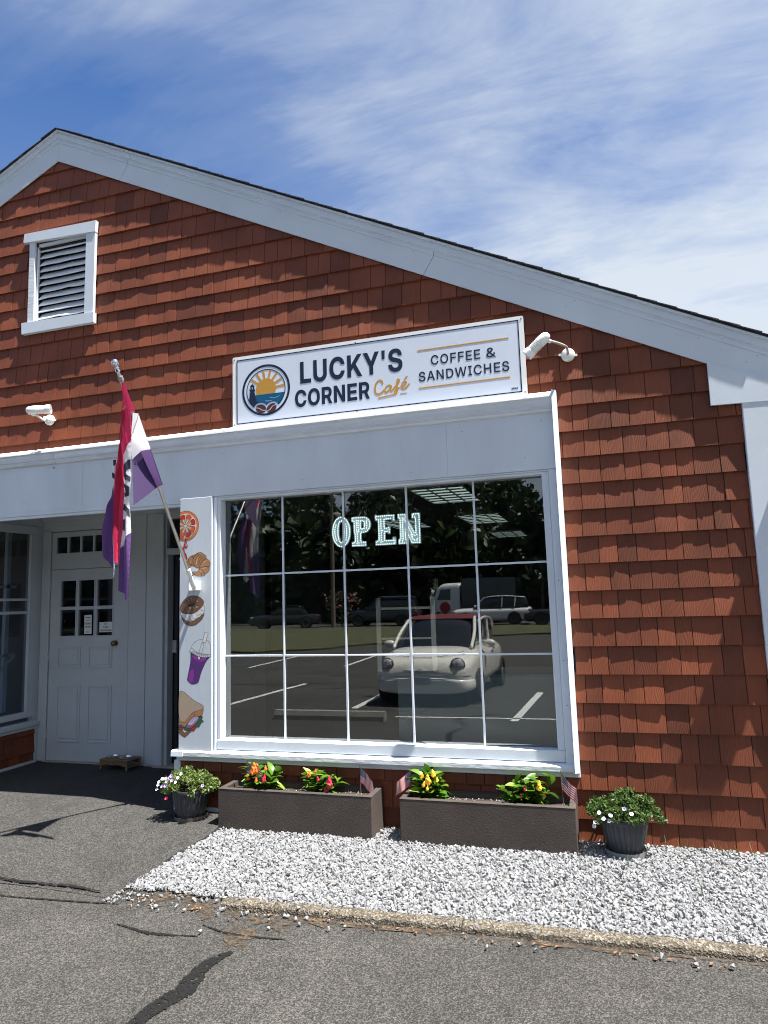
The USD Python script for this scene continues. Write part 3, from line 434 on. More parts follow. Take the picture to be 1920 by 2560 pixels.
FLAG={'sleeve_red':[(-3111,-1115,3234),(-3079,-1111,3208),(-3033,-1047,3014),(-3083,-1050,3028),(-3115,-1064,3074),(-3144,-1050,3035),(-3117,-1081,3125)],'hoistpts':[(-3116,-1115,3235),(-3082,-1111,3209),(-3033,-1047,3014),(-2974,-965,2762),(-2888,-945,2503)],'red':[(-3144,-1050,3035),(-3104,-1058,3056),(-3081,-1048,3024),(-3122,-987,2845),(-3196,-951,2739),(-3217,-945,2355),(-3229,-945,2075),(-3234,-945,1955),(-3254,-945,1978),(-3274,-945,2177),(-3270,-945,2469),(-3265,-945,2728),(-3216,-990,2863)],'redfold':[(-3144,-1050,3035),(-3108,-1053,3040),(-3218,-951,2741),(-3235,-945,2357),(-3241,-945,1977),(-3254,-945,1978),(-3267,-945,2177),(-3259,-945,2468),(-3228,-973,2812)],'white':[(-3122,-987,2845),(-3138,-945,2178),(-3229,-945,2074),(-3217,-945,2355),(-3196,-951,2739)],'purple':[(-3138,-945,2178),(-3136,-945,1725),(-3164,-945,1698),(-3180,-945,1740),(-3233,-945,1772),(-3229,-945,2074)],'white2':[(-3274,-945,2177),(-3254,-945,1978),(-3257,-945,1880),(-3273,-945,1867),(-3294,-945,1890),(-3280,-945,2177)],'whiteL':[(-3265,-945,2728),(-3270,-945,2469),(-3298,-945,2499),(-3315,-945,2537),(-3305,-945,2601),(-3291,-945,2674)],'purpleL':[(-3315,-945,2537),(-3298,-945,2499),(-3270,-945,2469),(-3274,-945,2177),(-3280,-945,2177),(-3295,-945,1917),(-3334,-945,1981),(-3388,-945,2056),(-3386,-945,2129),(-3344,-945,2382)],'n1':[(-3151,-945,2706),(-3167,-945,2705),(-3198,-945,2648),(-3205,-945,2593),(-3181,-945,2559),(-3147,-945,2544),(-3148,-945,2579),(-3171,-945,2599),(-3169,-945,2627),(-3150,-945,2639)],'n2':[(-3207,-945,2542),(-3146,-945,2506),(-3145,-945,2441),(-3183,-945,2431),(-3208,-945,2446),(-3200,-945,2459),(-3173,-945,2462),(-3179,-945,2499),(-3212,-945,2511)],'n3':[(-3211,-945,2387),(-3177,-945,2385),(-3142,-945,2341),(-3141,-945,2287),(-3165,-945,2325),(-3214,-945,2346)],'n4':[(-3218,-945,2274),(-3191,-945,2281),(-3169,-945,2234),(-3189,-945,2190),(-3221,-945,2206)],'n5':[(-3288,-945,2711),(-3268,-945,2714),(-3271,-945,2673),(-3291,-945,2670)],'n6':[(-3298,-945,2624),(-3273,-945,2608),(-3276,-945,2571),(-3304,-945,2592)],'backs':[(-3112,-885,2777),(-3093,-800,2806),(-3108,-630,2569),(-3124,-675,2549),(-3118,-785,2664)],'backw':[(-3084,-1045,3025),(-3100,-958,3044),(-3099,-792,2808),(-3119,-875,2779),(-3151,-945,2708),(-3124,-985,2845)],'backp':[(-3151,-945,2708),(-3119,-875,2779),(-3099,-792,2808),(-3113,-622,2570),(-3131,-665,2551),(-3142,-935,2383),(-3142,-945,2382)]}
# ---------------------------------------------------------------- ground
GRAVEL_X0 = -2.80
def ground_outline(pts, jag=0.012, n=10, seed=0):
    r = np.random.RandomState(seed); p = np.asarray(pts, float); out = []
    for i in range(len(p)):
        a, b = p[i], p[(i + 1) % len(p)]
        for t in np.arange(n) / n:
            out.append(a + (b - a) * t + r.normal(0, jag, 2))
    g = Polygon(out)
    return g if g.is_valid else g.buffer(0)

structure("parking_lot", flat(sbox(-220, -220, 220, 220), -0.006), "asphalt")
def apron():
    xs = np.linspace(-12.0, GRAVEL_X0, 40); ys = np.linspace(-1.5, 1.6, 24); V = []
    for y in ys:
        for x in xs:
            e = 0.02 * math.sin(x * 3.1) if y < -1.4 else 0
            V.append((x + (0.02 * math.sin(y * 9) if x > GRAVEL_X0 - 0.01 else 0), y + e, 0.036 * min(max((y + 1.5) / 1.2, 0), 1) - 0.002 + 0.002 * math.sin(2.3 * x + y)))
    F = []; k = len(xs)
    for j in range(len(ys) - 1):
        for i in range(k - 1):
            q = (j * k + i, j * k + i + 1, (j + 1) * k + i + 1, (j + 1) * k + i); F += [(q[0], q[1], q[2]), (q[0], q[2], q[3])]
    V = np.array(V); n = len(V); edge = V[k - 1::k]; low = edge.copy(); low[:, 2] = -0.03; V = np.vstack([V, low])
    for j in range(len(ys) - 1):
        a, b = (j + 1) * k - 1, (j + 2) * k - 1; F += [(a, n + j, n + j + 1), (a, n + j + 1, b)]
    return trimesh.Trimesh(V, F, process=False)
structure("entrance_apron", apron(), "asphalt2")
structure("gravel_bed", flat(Polygon([(-2.82, -0.02), (-2.80, -1.30), (-2.05, -1.37), (8, -1.12), (8, -0.02)]), -0.0035), "bed")

# dark sealed seams and the long tar-filled crack
def ribbon(pts, w, seed, z, jag=0.2):
    p = catmull(pts, 26, False); t = np.gradient(p, axis=0); t /= np.linalg.norm(t, axis=1, keepdims=True) + 1e-12; nrm = np.stack([-t[:, 1], t[:, 0]], 1); k = np.arange(len(p))
    ww = np.interp(np.linspace(0, 1, len(p)), np.linspace(0, 1, len(w)), w)
    e = lambda o: ww * np.maximum(0.1, 1 + 2.4 * jag * (meshkit.fbm(np.stack([k * .22, np.full(len(k), seed * 3.7 + o), k * 0.0], 1), 4) - .5) + jag * .35 * np.random.RandomState(seed + int(o * 10)).normal(0, 1, len(k)))
    g = Polygon(np.vstack([p + nrm * e(0.0)[:, None], (p - nrm * e(5.3)[:, None])[::-1]])).buffer(0)
    return flat(g, z)
structure("tar_crack", ribbon([(-1.80, -1.90), (-1.86, -2.05), (-1.84, -2.25), (-1.89, -2.45), (-1.86, -2.7), (-1.80, -3.1), (-1.88, -3.5), (-1.75, -4.0)], [0.012, 0.040, 0.052, 0.040, 0.034, 0.03, 0.04, 0.02], 3, -0.0015), "tar")
structure("tar_seam", ribbon([(-4.6, -1.40), (-3.9, -1.42), (-3.5, -1.45), (-3.15, -1.44), (-2.9, -1.47)], [0.012, 0.020, 0.014, 0.016, 0.004], 5, 0.008, 0.45), "tar")
structure("tar_seam", ribbon([(-4.4, -1.62), (-3.5, -1.63), (-3.0, -1.60), (-2.70, -1.57)], [0.003, 0.006, 0.008, 0.004], 6, -0.0015, 0.5), "tar")
structure("tar_patch", [ribbon([(-2.55, -1.78), (-2.3, -1.83), (-2.05, -1.80)], [0.004, 0.014, 0.004], 8, -0.0015, 0.5), ribbon([(-2.1, -1.68), (-1.9, -1.74), (-1.6, -1.73)], [0.003, 0.010, 0.003], 9, -0.0015, 0.6)], "tar")
structure("sandy_dirt", [flat(ground_outline([(-2.84, -1.42), (-2.35, -1.36), (-2.0, -1.46), (-1.2, -1.49), (-1.15, -1.53), (-1.75, -1.62), (-2.1, -1.58), (-2.6, -1.52)], 0.03, 8, 2), -0.0012),
                         flat(ground_outline([(-1.95, -1.64), (-1.78, -1.66), (-1.76, -1.84), (-1.88, -1.86)], 0.016, 6, 4), -0.0017),
                         flat(ground_outline([(-1.2, -1.47), (2.5, -1.36), (2.5, -1.40), (0.2, -1.47), (-1.2, -1.53)], 0.012, 16, 7), -0.0012)], "dirt")

def worn_block(x0, x1, slope, seed):
    """One kerb stone with worn, uneven edges, running along x."""
    n = max(int((x1 - x0) / 0.035), 4); r = np.random.RandomState(seed); prof = [(-0.005, -0.03), (-0.004, 0.017), (0.007, 0.027), (0.030, 0.031), (0.072, 0.031), (0.086, 0.024), (0.092, -0.03)]
    V = []
    for i in range(n + 1):
        x = x0 + (x1 - x0) * i / n; yb = -1.431 + (x + 1.2) * slope
        for k, (dy, z) in enumerate(prof):
            j = 0.004 if 0 < k < 6 else 0
            V.append((x, yb - 0.035 + dy + r.normal(0, j), z + (r.normal(0, j * 0.7) if 0 < k < 6 else 0)))
    m = len(prof); F = []
    for i in range(n):
        for k in range(m - 1):
            q = (i * m + k, (i + 1) * m + k, (i + 1) * m + k + 1, i * m + k + 1); F += [(q[0], q[1], q[2]), (q[0], q[2], q[3])]
    for i, s in ((0, 1), (n, -1)):
        for k in range(1, m - 1): F.append((i * m, i * m + k, i * m + k + 1)[::s])
    return trimesh.Trimesh(V, F, process=False)
kerb = thing("kerb", "low worn tan concrete kerb along the front of the white gravel", "kerb")
for a, b, s in ((-2.10, -0.772, 1), (-0.764, 1.25, 2), (1.258, 3.3, 3), (3.308, 6.0, 4)):
    obj("kerb_stone", worn_block(a, b, 0.028, s), "kerb", kerb, smooth=40)

def rock(r):
    d = r.normal(size=(13, 3)); d /= np.linalg.norm(d, axis=1, keepdims=True); return hull(d * np.array([1.0, 0.62 + 0.38 * r.rand(), 0.4 + 0.35 * r.rand()]) * (0.85 + 0.3 * r.rand(13, 1)))
ROCKS = [rock(np.random.RandomState(100 + i)) for i in range(14)]
def rot_rand(r):
    q = r.normal(size=4); q /= np.linalg.norm(q); w, x, y, z = q
    return np.array([[1 - 2 * (y * y + z * z), 2 * (x * y - z * w), 2 * (x * z + y * w)], [2 * (x * y + z * w), 1 - 2 * (x * x + z * z), 2 * (y * z - x * w)], [2 * (x * z - y * w), 2 * (y * z + x * w), 1 - 2 * (x * x + y * y)]])
def scatter_rocks(pts, size, r):
    V, F, n = [], [], 0
    for (x, y, z), s in zip(pts, size):
        m = ROCKS[r.randint(len(ROCKS))]; v = (m.vertices * s) @ rot_rand(r).T; V.append(v + (x, y, z)); F.append(m.faces + n); n += len(v)
    return trimesh.Trimesh(np.vstack(V), np.vstack(F), process=False)
def make_gravel():
    r = np.random.RandomState(11); P, S = [], []
    for k in range(33000):
        x = GRAVEL_X0 - 0.0 + 4.9 * r.rand(); y = -1.40 + 1.36 * r.rand()
        back = -1.425 + (x + 1.2) * 0.028 + 0.055
        if x < -2.1: back = -1.45 + 0.06 * math.sin(x * 7) + max(0, (-2.45 - x)) * 0.25
        if y < back + 0.012 * r.normal() or x < GRAVEL_X0 + 0.03 * math.sin(y * 11) - 0.01: continue
        hgt = 0.003 + 0.012 * meshkit.noise(np.array([x * 2.5, y * 2.5, 0.3])) + (0.011 * r.rand() if k % 2 else 0)
        if y < back + 0.08: hgt = min(hgt, 0.018)
        P.append((x, y, hgt)); S.append(0.0078 + 0.0125 * r.rand() ** 1.7)
    for k in range(190):                                                  # strays over the kerb and the dirt
        x = -2.8 + 3.4 * r.rand() ** 1.6; y = -1.50 - abs(r.normal(0, 0.06)) if r.rand() < 0.7 else -1.42 - 0.05 * r.rand()
        if x > -1.4 and r.rand() < 0.9: continue
        P.append((x, y, 0.008 if y < -1.47 or x < -2.1 else 0.037)); S.append(0.007 + 0.008 * r.rand())
    for x, y in ((0.05, -1.52), (0.16, -1.50), (0.30, -1.50), (0.45, -1.52), (-0.75, -1.50), (-0.62, -1.60), (-3.2, -2.06), (-2.05, -1.78), (0.62, -1.48), (-1.35, -1.56)):
        P.append((x, y, 0.012)); S.append(0.010 + 0.008 * r.rand())
    return scatter_rocks(P, S, r)
single("gravel", make_gravel(), "gravel", "bed of loose white marble stones in front of the wall", "gravel", kind="stuff")
def grass_blades(spots, r):
    V, F = [], []
    for x, y, z, n, h in spots:
        for k in range(n):
            a = r.rand() * 6.28; hh = h * (0.5 + 0.6 * r.rand()); w = 0.0022; lean = 0.6 * r.rand(); b = len(V); px, py = x + r.normal(0, 0.012), y + r.normal(0, 0.012)
            dx, dy = math.cos(a), math.sin(a)
            for t in (0, 0.5, 1.0):
                ww = w * (1 - 0.8 * t); V += [(px + dx * lean * hh * t * t - dy * ww, py + dy * lean * hh * t * t + dx * ww, z + hh * t), (px + dx * lean * hh * t * t + dy * ww, py + dy * lean * hh * t * t - dx * ww, z + hh * t)]
            F += [(b, b + 1, b + 3), (b, b + 3, b + 2), (b + 2, b + 3, b + 5), (b + 2, b + 5, b + 4)]
    return trimesh.Trimesh(V, F, process=False)
r_ = np.random.RandomState(21)
def dry_leaves():
    r = np.random.RandomState(77); V, F, n = [], [], 0
    spots = [(-2.6 + 3.6 * r.rand(), -1.30 + 1.2 * r.rand(), 0.026) for _ in range(26)] + [(-1.6 + 2.2 * r.rand(), -1.50 - 0.03 * r.rand(), 0.004) for _ in range(46)] + [(-2.9 + 1.2 * r.rand(), -1.50 + 0.05 * r.normal(), 0.005) for _ in range(24)]
    for x, y, z in spots:
        L = 0.007 + 0.011 * r.rand(); a = r.rand() * 6.28; c, s_ = math.cos(a), math.sin(a); R = np.array([[c, -s_, 0], [s_, c, 0], [0, 0, 1]])
        b = np.array([(-L, 0, 0.001), (-.3 * L, -L * .45, .004), (L, 0, 0.002), (-.3 * L, L * .45, .005)]) @ R.T + (x, y, z); V.append(b); F += [(n, n + 1, n + 2), (n, n + 2, n + 3)]; n += 4
    return trimesh.Trimesh(np.vstack(V), np.vstack(F), process=False)
single("dry_leaves", dry_leaves(), "dry_leaf", "scraps of dry brown leaf on the gravel and along the kerb", "leaves", kind="stuff")
single("weeds", grass_blades([(0.30 + 0.07 * k + 0.03 * r_.rand(), -0.09 - 0.05 * r_.rand(), 0.015, 3, 0.07) for k in range(11)] + [(-0.95, -0.36, 0.02, 4, 0.06), (-0.72, -0.38, 0.02, 4, 0.05), (0.42, -0.78, 0.02, 6, 0.09), (0.22, -1.05, 0.02, 4, 0.06), (-0.22, -0.55, 0.02, 5, 0.08), (-1.05, -1.02, 0.03, 3, 0.04), (0.05, -0.5, 0.02, 4, 0.07), (0.38, -0.35, 0.02, 4, 0.07), (-2.72, -0.34, 0.03, 6, 0.05), (-2.66, -0.30, 0.03, 5, 0.05)], r_), "small_leaf",
       "thin green weeds sprouting through the white stones", "weeds", kind="stuff")

# ---------------------------------------------------------------- the building
house = thing("cafe_building", "red shingled gabled cafe building with white trim and wide shop window", "building")
PEAK_X, PEAK_TOP, PEAK_IN = -4.735, 6.272, 5.965
SL_R, SL_L = 0.5, 0.47
def roof_z(x, z0): return z0 - (SL_R * (x - PEAK_X) if x > PEAK_X else SL_L * (PEAK_X - x))
E0, EXPO = 2.435, 0.1906
def shingle_mesh(x0, x1, zb, zt, r, to=lambda v: v):
    """One wedge shingle: thin at the top, thick and slightly uneven at the butt."""
    nx, nz = 5, 3; w = x1 - x0; t = 0.0205 + r.normal(0, 0.0014); bow = r.normal(0, 0.0012); tilt = r.normal(0, 0.0015); V = []
    for j in range(nz):
        v = j / (nz - 1); z = zb + (zt - zb) * v
        for i in range(nx):
            u = i / (nx - 1); y = -(t * (1 - v) + 0.002 * v) - (bow * math.cos(math.pi * (u - 0.5)) + tilt * (u - 0.5) * 2 + r.normal(0, 0.0005)) * (1 - 0.6 * v)
            V.append((x0 + w * u, y, z))
    for i in range(nx): V.append((x0 + w * i / (nx - 1), 0.0, zb))
    V += [(x0, 0.0, zt), (x1, 0.0, zt)]
    F = []
    for j in range(nz - 1):
        for i in range(nx - 1):
            q = (j * nx + i, j * nx + i + 1, (j + 1) * nx + i + 1, (j + 1) * nx + i); F += [(q[0], q[1], q[2]), (q[0], q[2], q[3])]
    o = nx * nz
    for i in range(nx - 1): F += [(o + i, o + i + 1, i + 1), (o + i, i + 1, i)]
    a, b = o + nx, o + nx + 1
    F += [(o, 0, nx), (o, nx, 2 * nx), (o, 2 * nx, a), (nx - 1, o + nx - 1, 2 * nx - 1), (2 * nx - 1, o + nx - 1, b), (2 * nx - 1, b, 3 * nx - 1)]
    return trimesh.Trimesh(to(np.array(V)), F, process=False)
VENT = (-4.985, -4.315, 4.36, 5.165)
def wall_rows(x0, x1, k0, k1, keep, r, to=lambda v: v, first=None):
    out = []
    for k in range(k0, k1):
        zb = E0 + k * EXPO; x = x0 - (0.16 * r.rand() if first is None else 0.0)
        while x < x1:
            w = r.choice([0.108, 0.125, 0.145, 0.152, 0.165, 0.19]) * (0.97 + 0.06 * r.rand())
            a, b = max(x, x0), min(x + w - 0.0045, x1)
            zl = zb
            if first is None and b > VENT[0] and a < VENT[1] and zb < VENT[3] and zb + EXPO > VENT[2]:      # the row runs into the gable vent
                if zb + EXPO > VENT[3] + 0.02: zl = VENT[3] + 0.004 if (a > VENT[0] and b < VENT[1]) else zb
                elif a < VENT[0]: b = VENT[0]
                elif b > VENT[1]: a = VENT[1]
                else: a = b
            if b - a > 0.012 and keep(a, b, zb): out.append((a, b, zl, shingle_mesh(a, b, zl, zb + EXPO + 0.012, r, to)))
            x += w
    return out
r = np.random.RandomState(5)
rows = []
under_rake = lambda a, b, z: max(roof_z(a, PEAK_IN), roof_z(b, PEAK_IN)) > z + 0.002
rows += wall_rows(-8.6, 0.997, 3, 19, lambda a, b, z: under_rake(a, b, z), r)
rows += wall_rows(-0.203, 0.997, -13, 3, lambda a, b, z: True, r)
rows += wall_rows(-3.325, -0.203, -13, -10, lambda a, b, z: True, r)
def visible(row):
    a, b, z, m = row
    return on_screen(((a + b) / 2, 0, z + EXPO / 2)) and z + EXPO > -0.02
def screen_size(row):
    a, b, z, m = row; d = np.array([(a + b) / 2, 0, z]) - CAM_POS; return (b - a) / (d @ CAM_FWD) ** 2
vis = sorted([q for q in rows if visible(q)], key=screen_size, reverse=True)
for q in vis[:292]:
    obj("shingle", q[3], "shingle", house, smooth=30)
rest = vis[292:] + [q for q in rows if not visible(q)]
obj("shingles", [q[3] for q in rest], "shingle", house, smooth=30, kind="stuff")
wall_poly = Polygon([(-9.5, -0.1), (1.24, -0.1), (1.24, roof_z(1.24, 6.1)), (PEAK_X, 6.1), (-9.5, roof_z(-9.5, 6.1))])
holes = unary_union([rect(-2.96, 0.56, -0.31, 2.56), rect(-5.97, -0.2, -3.30, 2.72), rect(-4.93, 4.40, -4.37, 5.10), rect(-8.6, 0.56, -6.3, 2.56)])
obj("wall", prism(wall_poly.difference(holes), 0.0, 0.10), "dark", house)
obj("wall", [bx(1.20, 1.24, 0.10, 11.0, -0.1, 3.0), bx(-9.5, -9.46, 0.10, 11.0, -0.1, 3.7), bx(-9.5, 1.24, 11.0, 11.1, -0.1, 3.3)], "dark", house)

# rake boards in butted lengths, crown moulding, corner board and eave return
def rake_piece(x0, x1, lo, hi, y0, y1, s0=0.0, s1=0.0):
    """A board following the rake between x0 and x1; lo/hi are heights at the peak. s0, s1 slant the cut ends."""
    z = lambda x, h: roof_z(x, h)
    return prism(Polygon([(x0, z(x0, lo)), (x1, z(x1, lo)), (x1 + s1, z(x1 + s1, hi)), (x0 + s0, z(x0 + s0, hi))]), y0, y1)
for a, b, s0, s1 in ((PEAK_X + 0.001, -4.02, 0, 0.09), (-4.016, -1.16, 0.09, 0.09), (-1.156, 1.50, 0.09, 0)):
    obj("rake_board", rake_piece(a, b, PEAK_IN, 6.155, -0.030, -0.0195, s0, s1), "coil", house)
    obj("rake_frieze", rake_piece(a + (s0 * 1.0), b + s1, 6.155, 6.20, -0.034, -0.02), "coil", house)
for a, b in ((-9.4, -6.9), (-6.896, PEAK_X - 0.001)):
    obj("rake_board", rake_piece(a, b, PEAK_IN, 6.155, -0.030, -0.0195), "coil", house)
    obj("rake_frieze", rake_piece(a, b, 6.155, 6.20, -0.034, -0.02), "coil", house)
for a, b in ((-9.4, PEAK_X - 0.001), (PEAK_X + 0.001, -3.90), (-3.897, 1.50)):
    obj("crown_moulding", [rake_piece(a, b, 6.20, 6.262, -0.042, -0.02), rake_piece(a, b, 6.262, 6.2755, -0.058, -0.02), rake_piece(a, b, 6.185, 6.20, -0.037, -0.02)], "coil", house)
rz = lambda x, h: roof_z(x, h)
obj("gutter", [bx(1.43, 1.70, -0.25, 11.2, 2.93, 2.95), bx(1.43, 1.45, -0.25, 11.2, 2.9501, 3.06), bx(1.68, 1.70, -0.25, 11.2, 2.9501, 3.06), bx(1.4501, 1.6799, -0.25, -0.235, 2.9501, 3.05)], "coil", house)
obj("eave_return", prism(Polygon([(0.806, 2.895), (1.52, 2.88), (1.52, rz(1.5, PEAK_IN) + 0.02), (0.806, rz(0.806, PEAK_IN))]), -0.0435, -0.022), "coil", house)
obj("corner_board", [bx(0.997, 1.24, -0.040, -0.001, -0.05, 2.90, 0.004)], "coil", house)
obj("corner_board", [bx(-9.5, -9.3, -0.040, -0.001, -0.05, 3.9, 0.004)], "coil", house)
# roof: decks and courses whose ends step along the rake
for sx, sl, xe in ((1, SL_R, 1.56), (-1, SL_L, -9.6)):
    pts = [(PEAK_X, 6.285), (xe, roof_z(xe, 6.285)), (xe, roof_z(xe, 6.276)), (PEAK_X, 6.276)]
    obj("roof_deck", prism(Polygon(pts), -0.060, 11.2), "roof", house)
    L = abs(xe - PEAK_X) * math.hypot(1, sl); n = int(L / 0.142)
    for k in range(n):
        u0 = k * 0.142; u1 = u0 + 0.19; c = 1 / math.hypot(1, sl); s = sl * c; jag = rng.normal(0, 0.003)
        P = lambda u, h: (PEAK_X + sx * (u * c + h * s), 6.286 - u * s + h * c)
        q = Polygon([P(u0, 0.002), P(u1, 0.006), P(u1, 0.0135), P(u0, 0.006)])
        if k * 0.142 < 8.2 and (sx > 0 or k < 14):
            obj("roof_shingle", prism(q, -0.070 + jag, 2.0), "roof", house)
        else:
            obj("roof_shingle", prism(q, -0.070 + jag, 11.2), "roof", house) if k % 2 == 0 else None
    obj("roof_field", prism(Polygon([P(0.0, 0.0), P(L, 0.0), P(L, 0.012), P(0, 0.012)]), 1.99, 11.2), "roof", house)

# ---- storefront: fascia with cornice, painted post, window, sill
FY = -0.075
fas = obj("fascia", [bx(-9.2, -0.236, FY, 0.02, 2.545, 2.955), bx(-9.2, -3.3075, FY, 0.02, 2.505, 2.5445), bx(-9.2, -3.302, FY + 0.004, FY + 0.035, 2.478, 2.5045, 0.003)], "white_trim", house)
corn_prof = Polygon([(0.02, 3.118), (-0.092, 3.104), (-0.128, 3.074), (-0.130, 3.060), (-0.112, 3.052), (-0.106, 3.022), (-0.108, 3.000), (-0.098, 2.996), (-0.092, 2.984), (-0.099, 2.974), (-0.092, 2.964), (-0.078, 2.955), (0.02, 2.955)])
def along_x(poly, x0, x1, uneven=0.0, seed=0):
    """Profile in (y, z) swept along x."""
    m = trimesh.creation.extrude_polygon(poly, x1 - x0, engine="earcut"); v = m.vertices
    m.vertices = np.stack([v[:, 2] + x0, v[:, 0], v[:, 1]], 1)
    m.invert() if m.volume < 0 else None
    return m
for a, b in ((-9.2, -4.604), (-4.6, -0.236)):
    obj("cornice", along_x(corn_prof, a, b), "white_peel", fas, smooth=35)
obj("edge_bead", prism(Polygon([(-0.2355, 0.445), (-0.204, 0.445), (-0.204, 3.112), (-0.2355, 3.112)]), -0.03, 0.0), "white_trim", house)
bead = trimesh.convex.convex_hull(np.array([(-0.2352, -0.124, z) for z in (0.462, 3.108)] + [(-0.2352, -0.03, z) for z in (0.462, 3.108)] + [(-0.205, -0.03, z) for z in (0.462, 3.108)] + [(-0.205, -0.10, z) for z in (0.462, 3.108)]))
obj("edge_bead", bead, "white_trim", house)
# soffit and recess
RX0, RX1, RY = -5.95, -3.30, 1.235
obj("soffit", [bx(RX0 - 0.02, RX1 + 0.02, 0.021, RY + 0.15, 2.706, 2.78)], "recess_white", house)
obj("soffit_vent", bx(-5.05, -4.62, 0.25, 0.62, 2.700, 2.7055), "white", house, label="rectangular recessed panel in the porch ceiling")
obj("soffit_vent", bx(-3.95, -3.5, 0.25, 0.62, 2.700, 2.7055), "white", house)
dx0, dx1 = -5.83, -4.888
back = sbox(-6.05, 0.0, -3.2, 2.72).difference(unary_union([rect(dx0 - 0.012, 0.0, dx1 + 0.012, 2.52), rect(-4.36, 0.0, -3.45, 2.60)]))
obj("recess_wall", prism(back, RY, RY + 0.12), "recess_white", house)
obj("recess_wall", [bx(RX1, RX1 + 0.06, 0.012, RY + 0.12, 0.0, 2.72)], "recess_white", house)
obj("recess_trim", [bx(RX0, -3.31, RY - 0.022, RY - 0.0005, 2.640, 2.704, 0.004)], "recess_white", house)
for k, (a, b) in enumerate(((-4.886, -4.80), (-4.796, -4.585))):
    obj("wall_plank", bx(a, b, RY - 0.012 - 0.003 * k, RY - 0.0005, 0.05, 2.64, 0.003), "recess_white", house)
obj("door_casing", bx(-5.945, dx0 - 0.004, RY - 0.020, RY - 0.0005, 0.045, 2.53, 0.004), "recess_white", house)
obj("door_casing", bx(-4.580, -4.47, RY - 0.012, RY - 0.0005, 0.05, 2.64, 0.003), "recess_white", house)
obj("door_casing", bx(-4.466, -4.36, RY - 0.035, RY - 0.0005, 0.05, 2.639, 0.006), "recess_white", house)
obj("door_casing", bx(-3.45, -3.31, RY - 0.035, RY - 0.0005, 0.05, 2.639, 0.006), "recess_white", house)
# white panelled door with six panes, transom row above
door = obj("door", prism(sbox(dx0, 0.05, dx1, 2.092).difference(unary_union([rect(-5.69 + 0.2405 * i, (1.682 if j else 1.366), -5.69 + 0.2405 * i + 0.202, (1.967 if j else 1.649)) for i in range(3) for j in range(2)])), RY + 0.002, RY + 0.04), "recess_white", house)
for i in range(3):
    for j in range(2):
        x, z0, z1 = -5.69 + 0.2405 * i, (1.682 if j else 1.366), (1.967 if j else 1.649)
        obj("pane", sheet(rect(x, z0, x + 0.202, z1), RY + 0.018), "glass_dark", door)
        obj("pane_bead", prism(rect(x - 0.010, z0 - 0.010, x + 0.212, z1 + 0.010).difference(rect(x + 0.001, z0 + 0.001, x + 0.201, z1 - 0.001)), RY - 0.005, RY + 0.0015), "recess_white", door)
for x0, x1, z0, z1 in ((-5.709, -5.41, 1.026, 1.253), (-5.303, -5.005, 1.026, 1.253), (-5.705, -5.403, 0.246, 0.838), (-5.301, -5.004, 0.246, 0.838)):
    obj("door_panel", [prism(rect(x0, z0, x1, z1).difference(rect(x0 + 0.014, z0 + 0.014, x1 - 0.014, z1 - 0.014)), RY - 0.007, RY + 0.0015), bx(x0 + 0.034, x1 - 0.034, RY - 0.006, RY + 0.0015, z0 + 0.034, z1 - 0.034, 0.0045)], "recess_white", door)
kn = lathe([(0.0, 0.060), (0.018, 0.058), (0.027, 0.046), (0.027, 0.036), (0.016, 0.026), (0.011, 0.02), (0.011, 0.006), (0.03, 0.004), (0.032, 0.0)], 20)
obj("door_knob", T(kn, frame_to((0, -1, 0)), (-4.965, RY + 0.001, 1.282)), "brass", door, smooth=50)
for z in (1.90, 1.15, 0.33):
    obj("hinge", [T(lathe([(0, 0.05), (0.007, 0.05), (0.007, -0.05), (0, -0.05)], 8), None, (dx0 - 0.002, RY - 0.004, z)), bx(dx0 - 0.012, dx0 + 0.006, RY - 0.004, RY + 0.001, z - 0.045, z + 0.045)], "hinge", door)
tr_holes = [rect(x, 2.276, x + 0.148, 2.456) for x in (-5.772, -5.602, -5.431, -5.260, -5.089)]
tr = obj("transom", prism(sbox(dx0, 2.098, dx1, 2.512).difference(unary_union(tr_holes)), RY + 0.001, RY + 0.04), "recess_white", house)
for h in tr_holes:
    b = h.bounds; obj("pane", sheet(h, RY + 0.02), "glass_dark", tr)
    obj("pane_sill", bx(b[0] - 0.012, b[2] + 0.012, RY - 0.004, RY + 0.0005, b[1] - 0.012, b[1] - 0.0005), "recess_white", tr)
obj("door_threshold", bx(dx0 - 0.02, dx1 + 0.02, RY - 0.03, RY + 0.06, 0.0, 0.047), "lamp_arm", house)
# entry door standing open inwards, transom light with scroll above it
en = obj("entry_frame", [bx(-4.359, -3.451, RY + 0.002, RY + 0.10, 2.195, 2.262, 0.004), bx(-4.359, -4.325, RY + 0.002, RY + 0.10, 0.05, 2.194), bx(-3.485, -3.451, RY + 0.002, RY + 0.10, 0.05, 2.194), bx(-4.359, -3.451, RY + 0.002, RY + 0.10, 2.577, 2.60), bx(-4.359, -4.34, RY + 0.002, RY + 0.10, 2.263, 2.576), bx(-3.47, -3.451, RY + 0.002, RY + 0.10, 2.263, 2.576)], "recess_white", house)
obj("pane", sheet(rect(-4.34, 2.264, -3.47, 2.576), RY + 0.05), "glass_dark", en)
scroll = []
for cx in (-4.16, -3.92, -3.68):
    t = np.linspace(0, 2 * math.pi, 28)
    scroll.append(tube(np.stack([cx + 0.11 * np.sin(t), np.full(28, RY + 0.075), 2.36 + 0.075 * np.sin(2 * t)], 1), 0.006, 6))
obj("scroll_grille", scroll, "black_metal", en, smooth=60)
leaf = obj("entry_door", bx(-4.322, -4.278, RY + 0.115, RY + 1.0, 0.06, 2.185, 0.004), "door_grey", house)
obj("hinge", bx(-4.335, -4.277, RY + 0.085, RY + 0.112, 1.17, 1.30, 0.003), "hinge", leaf)
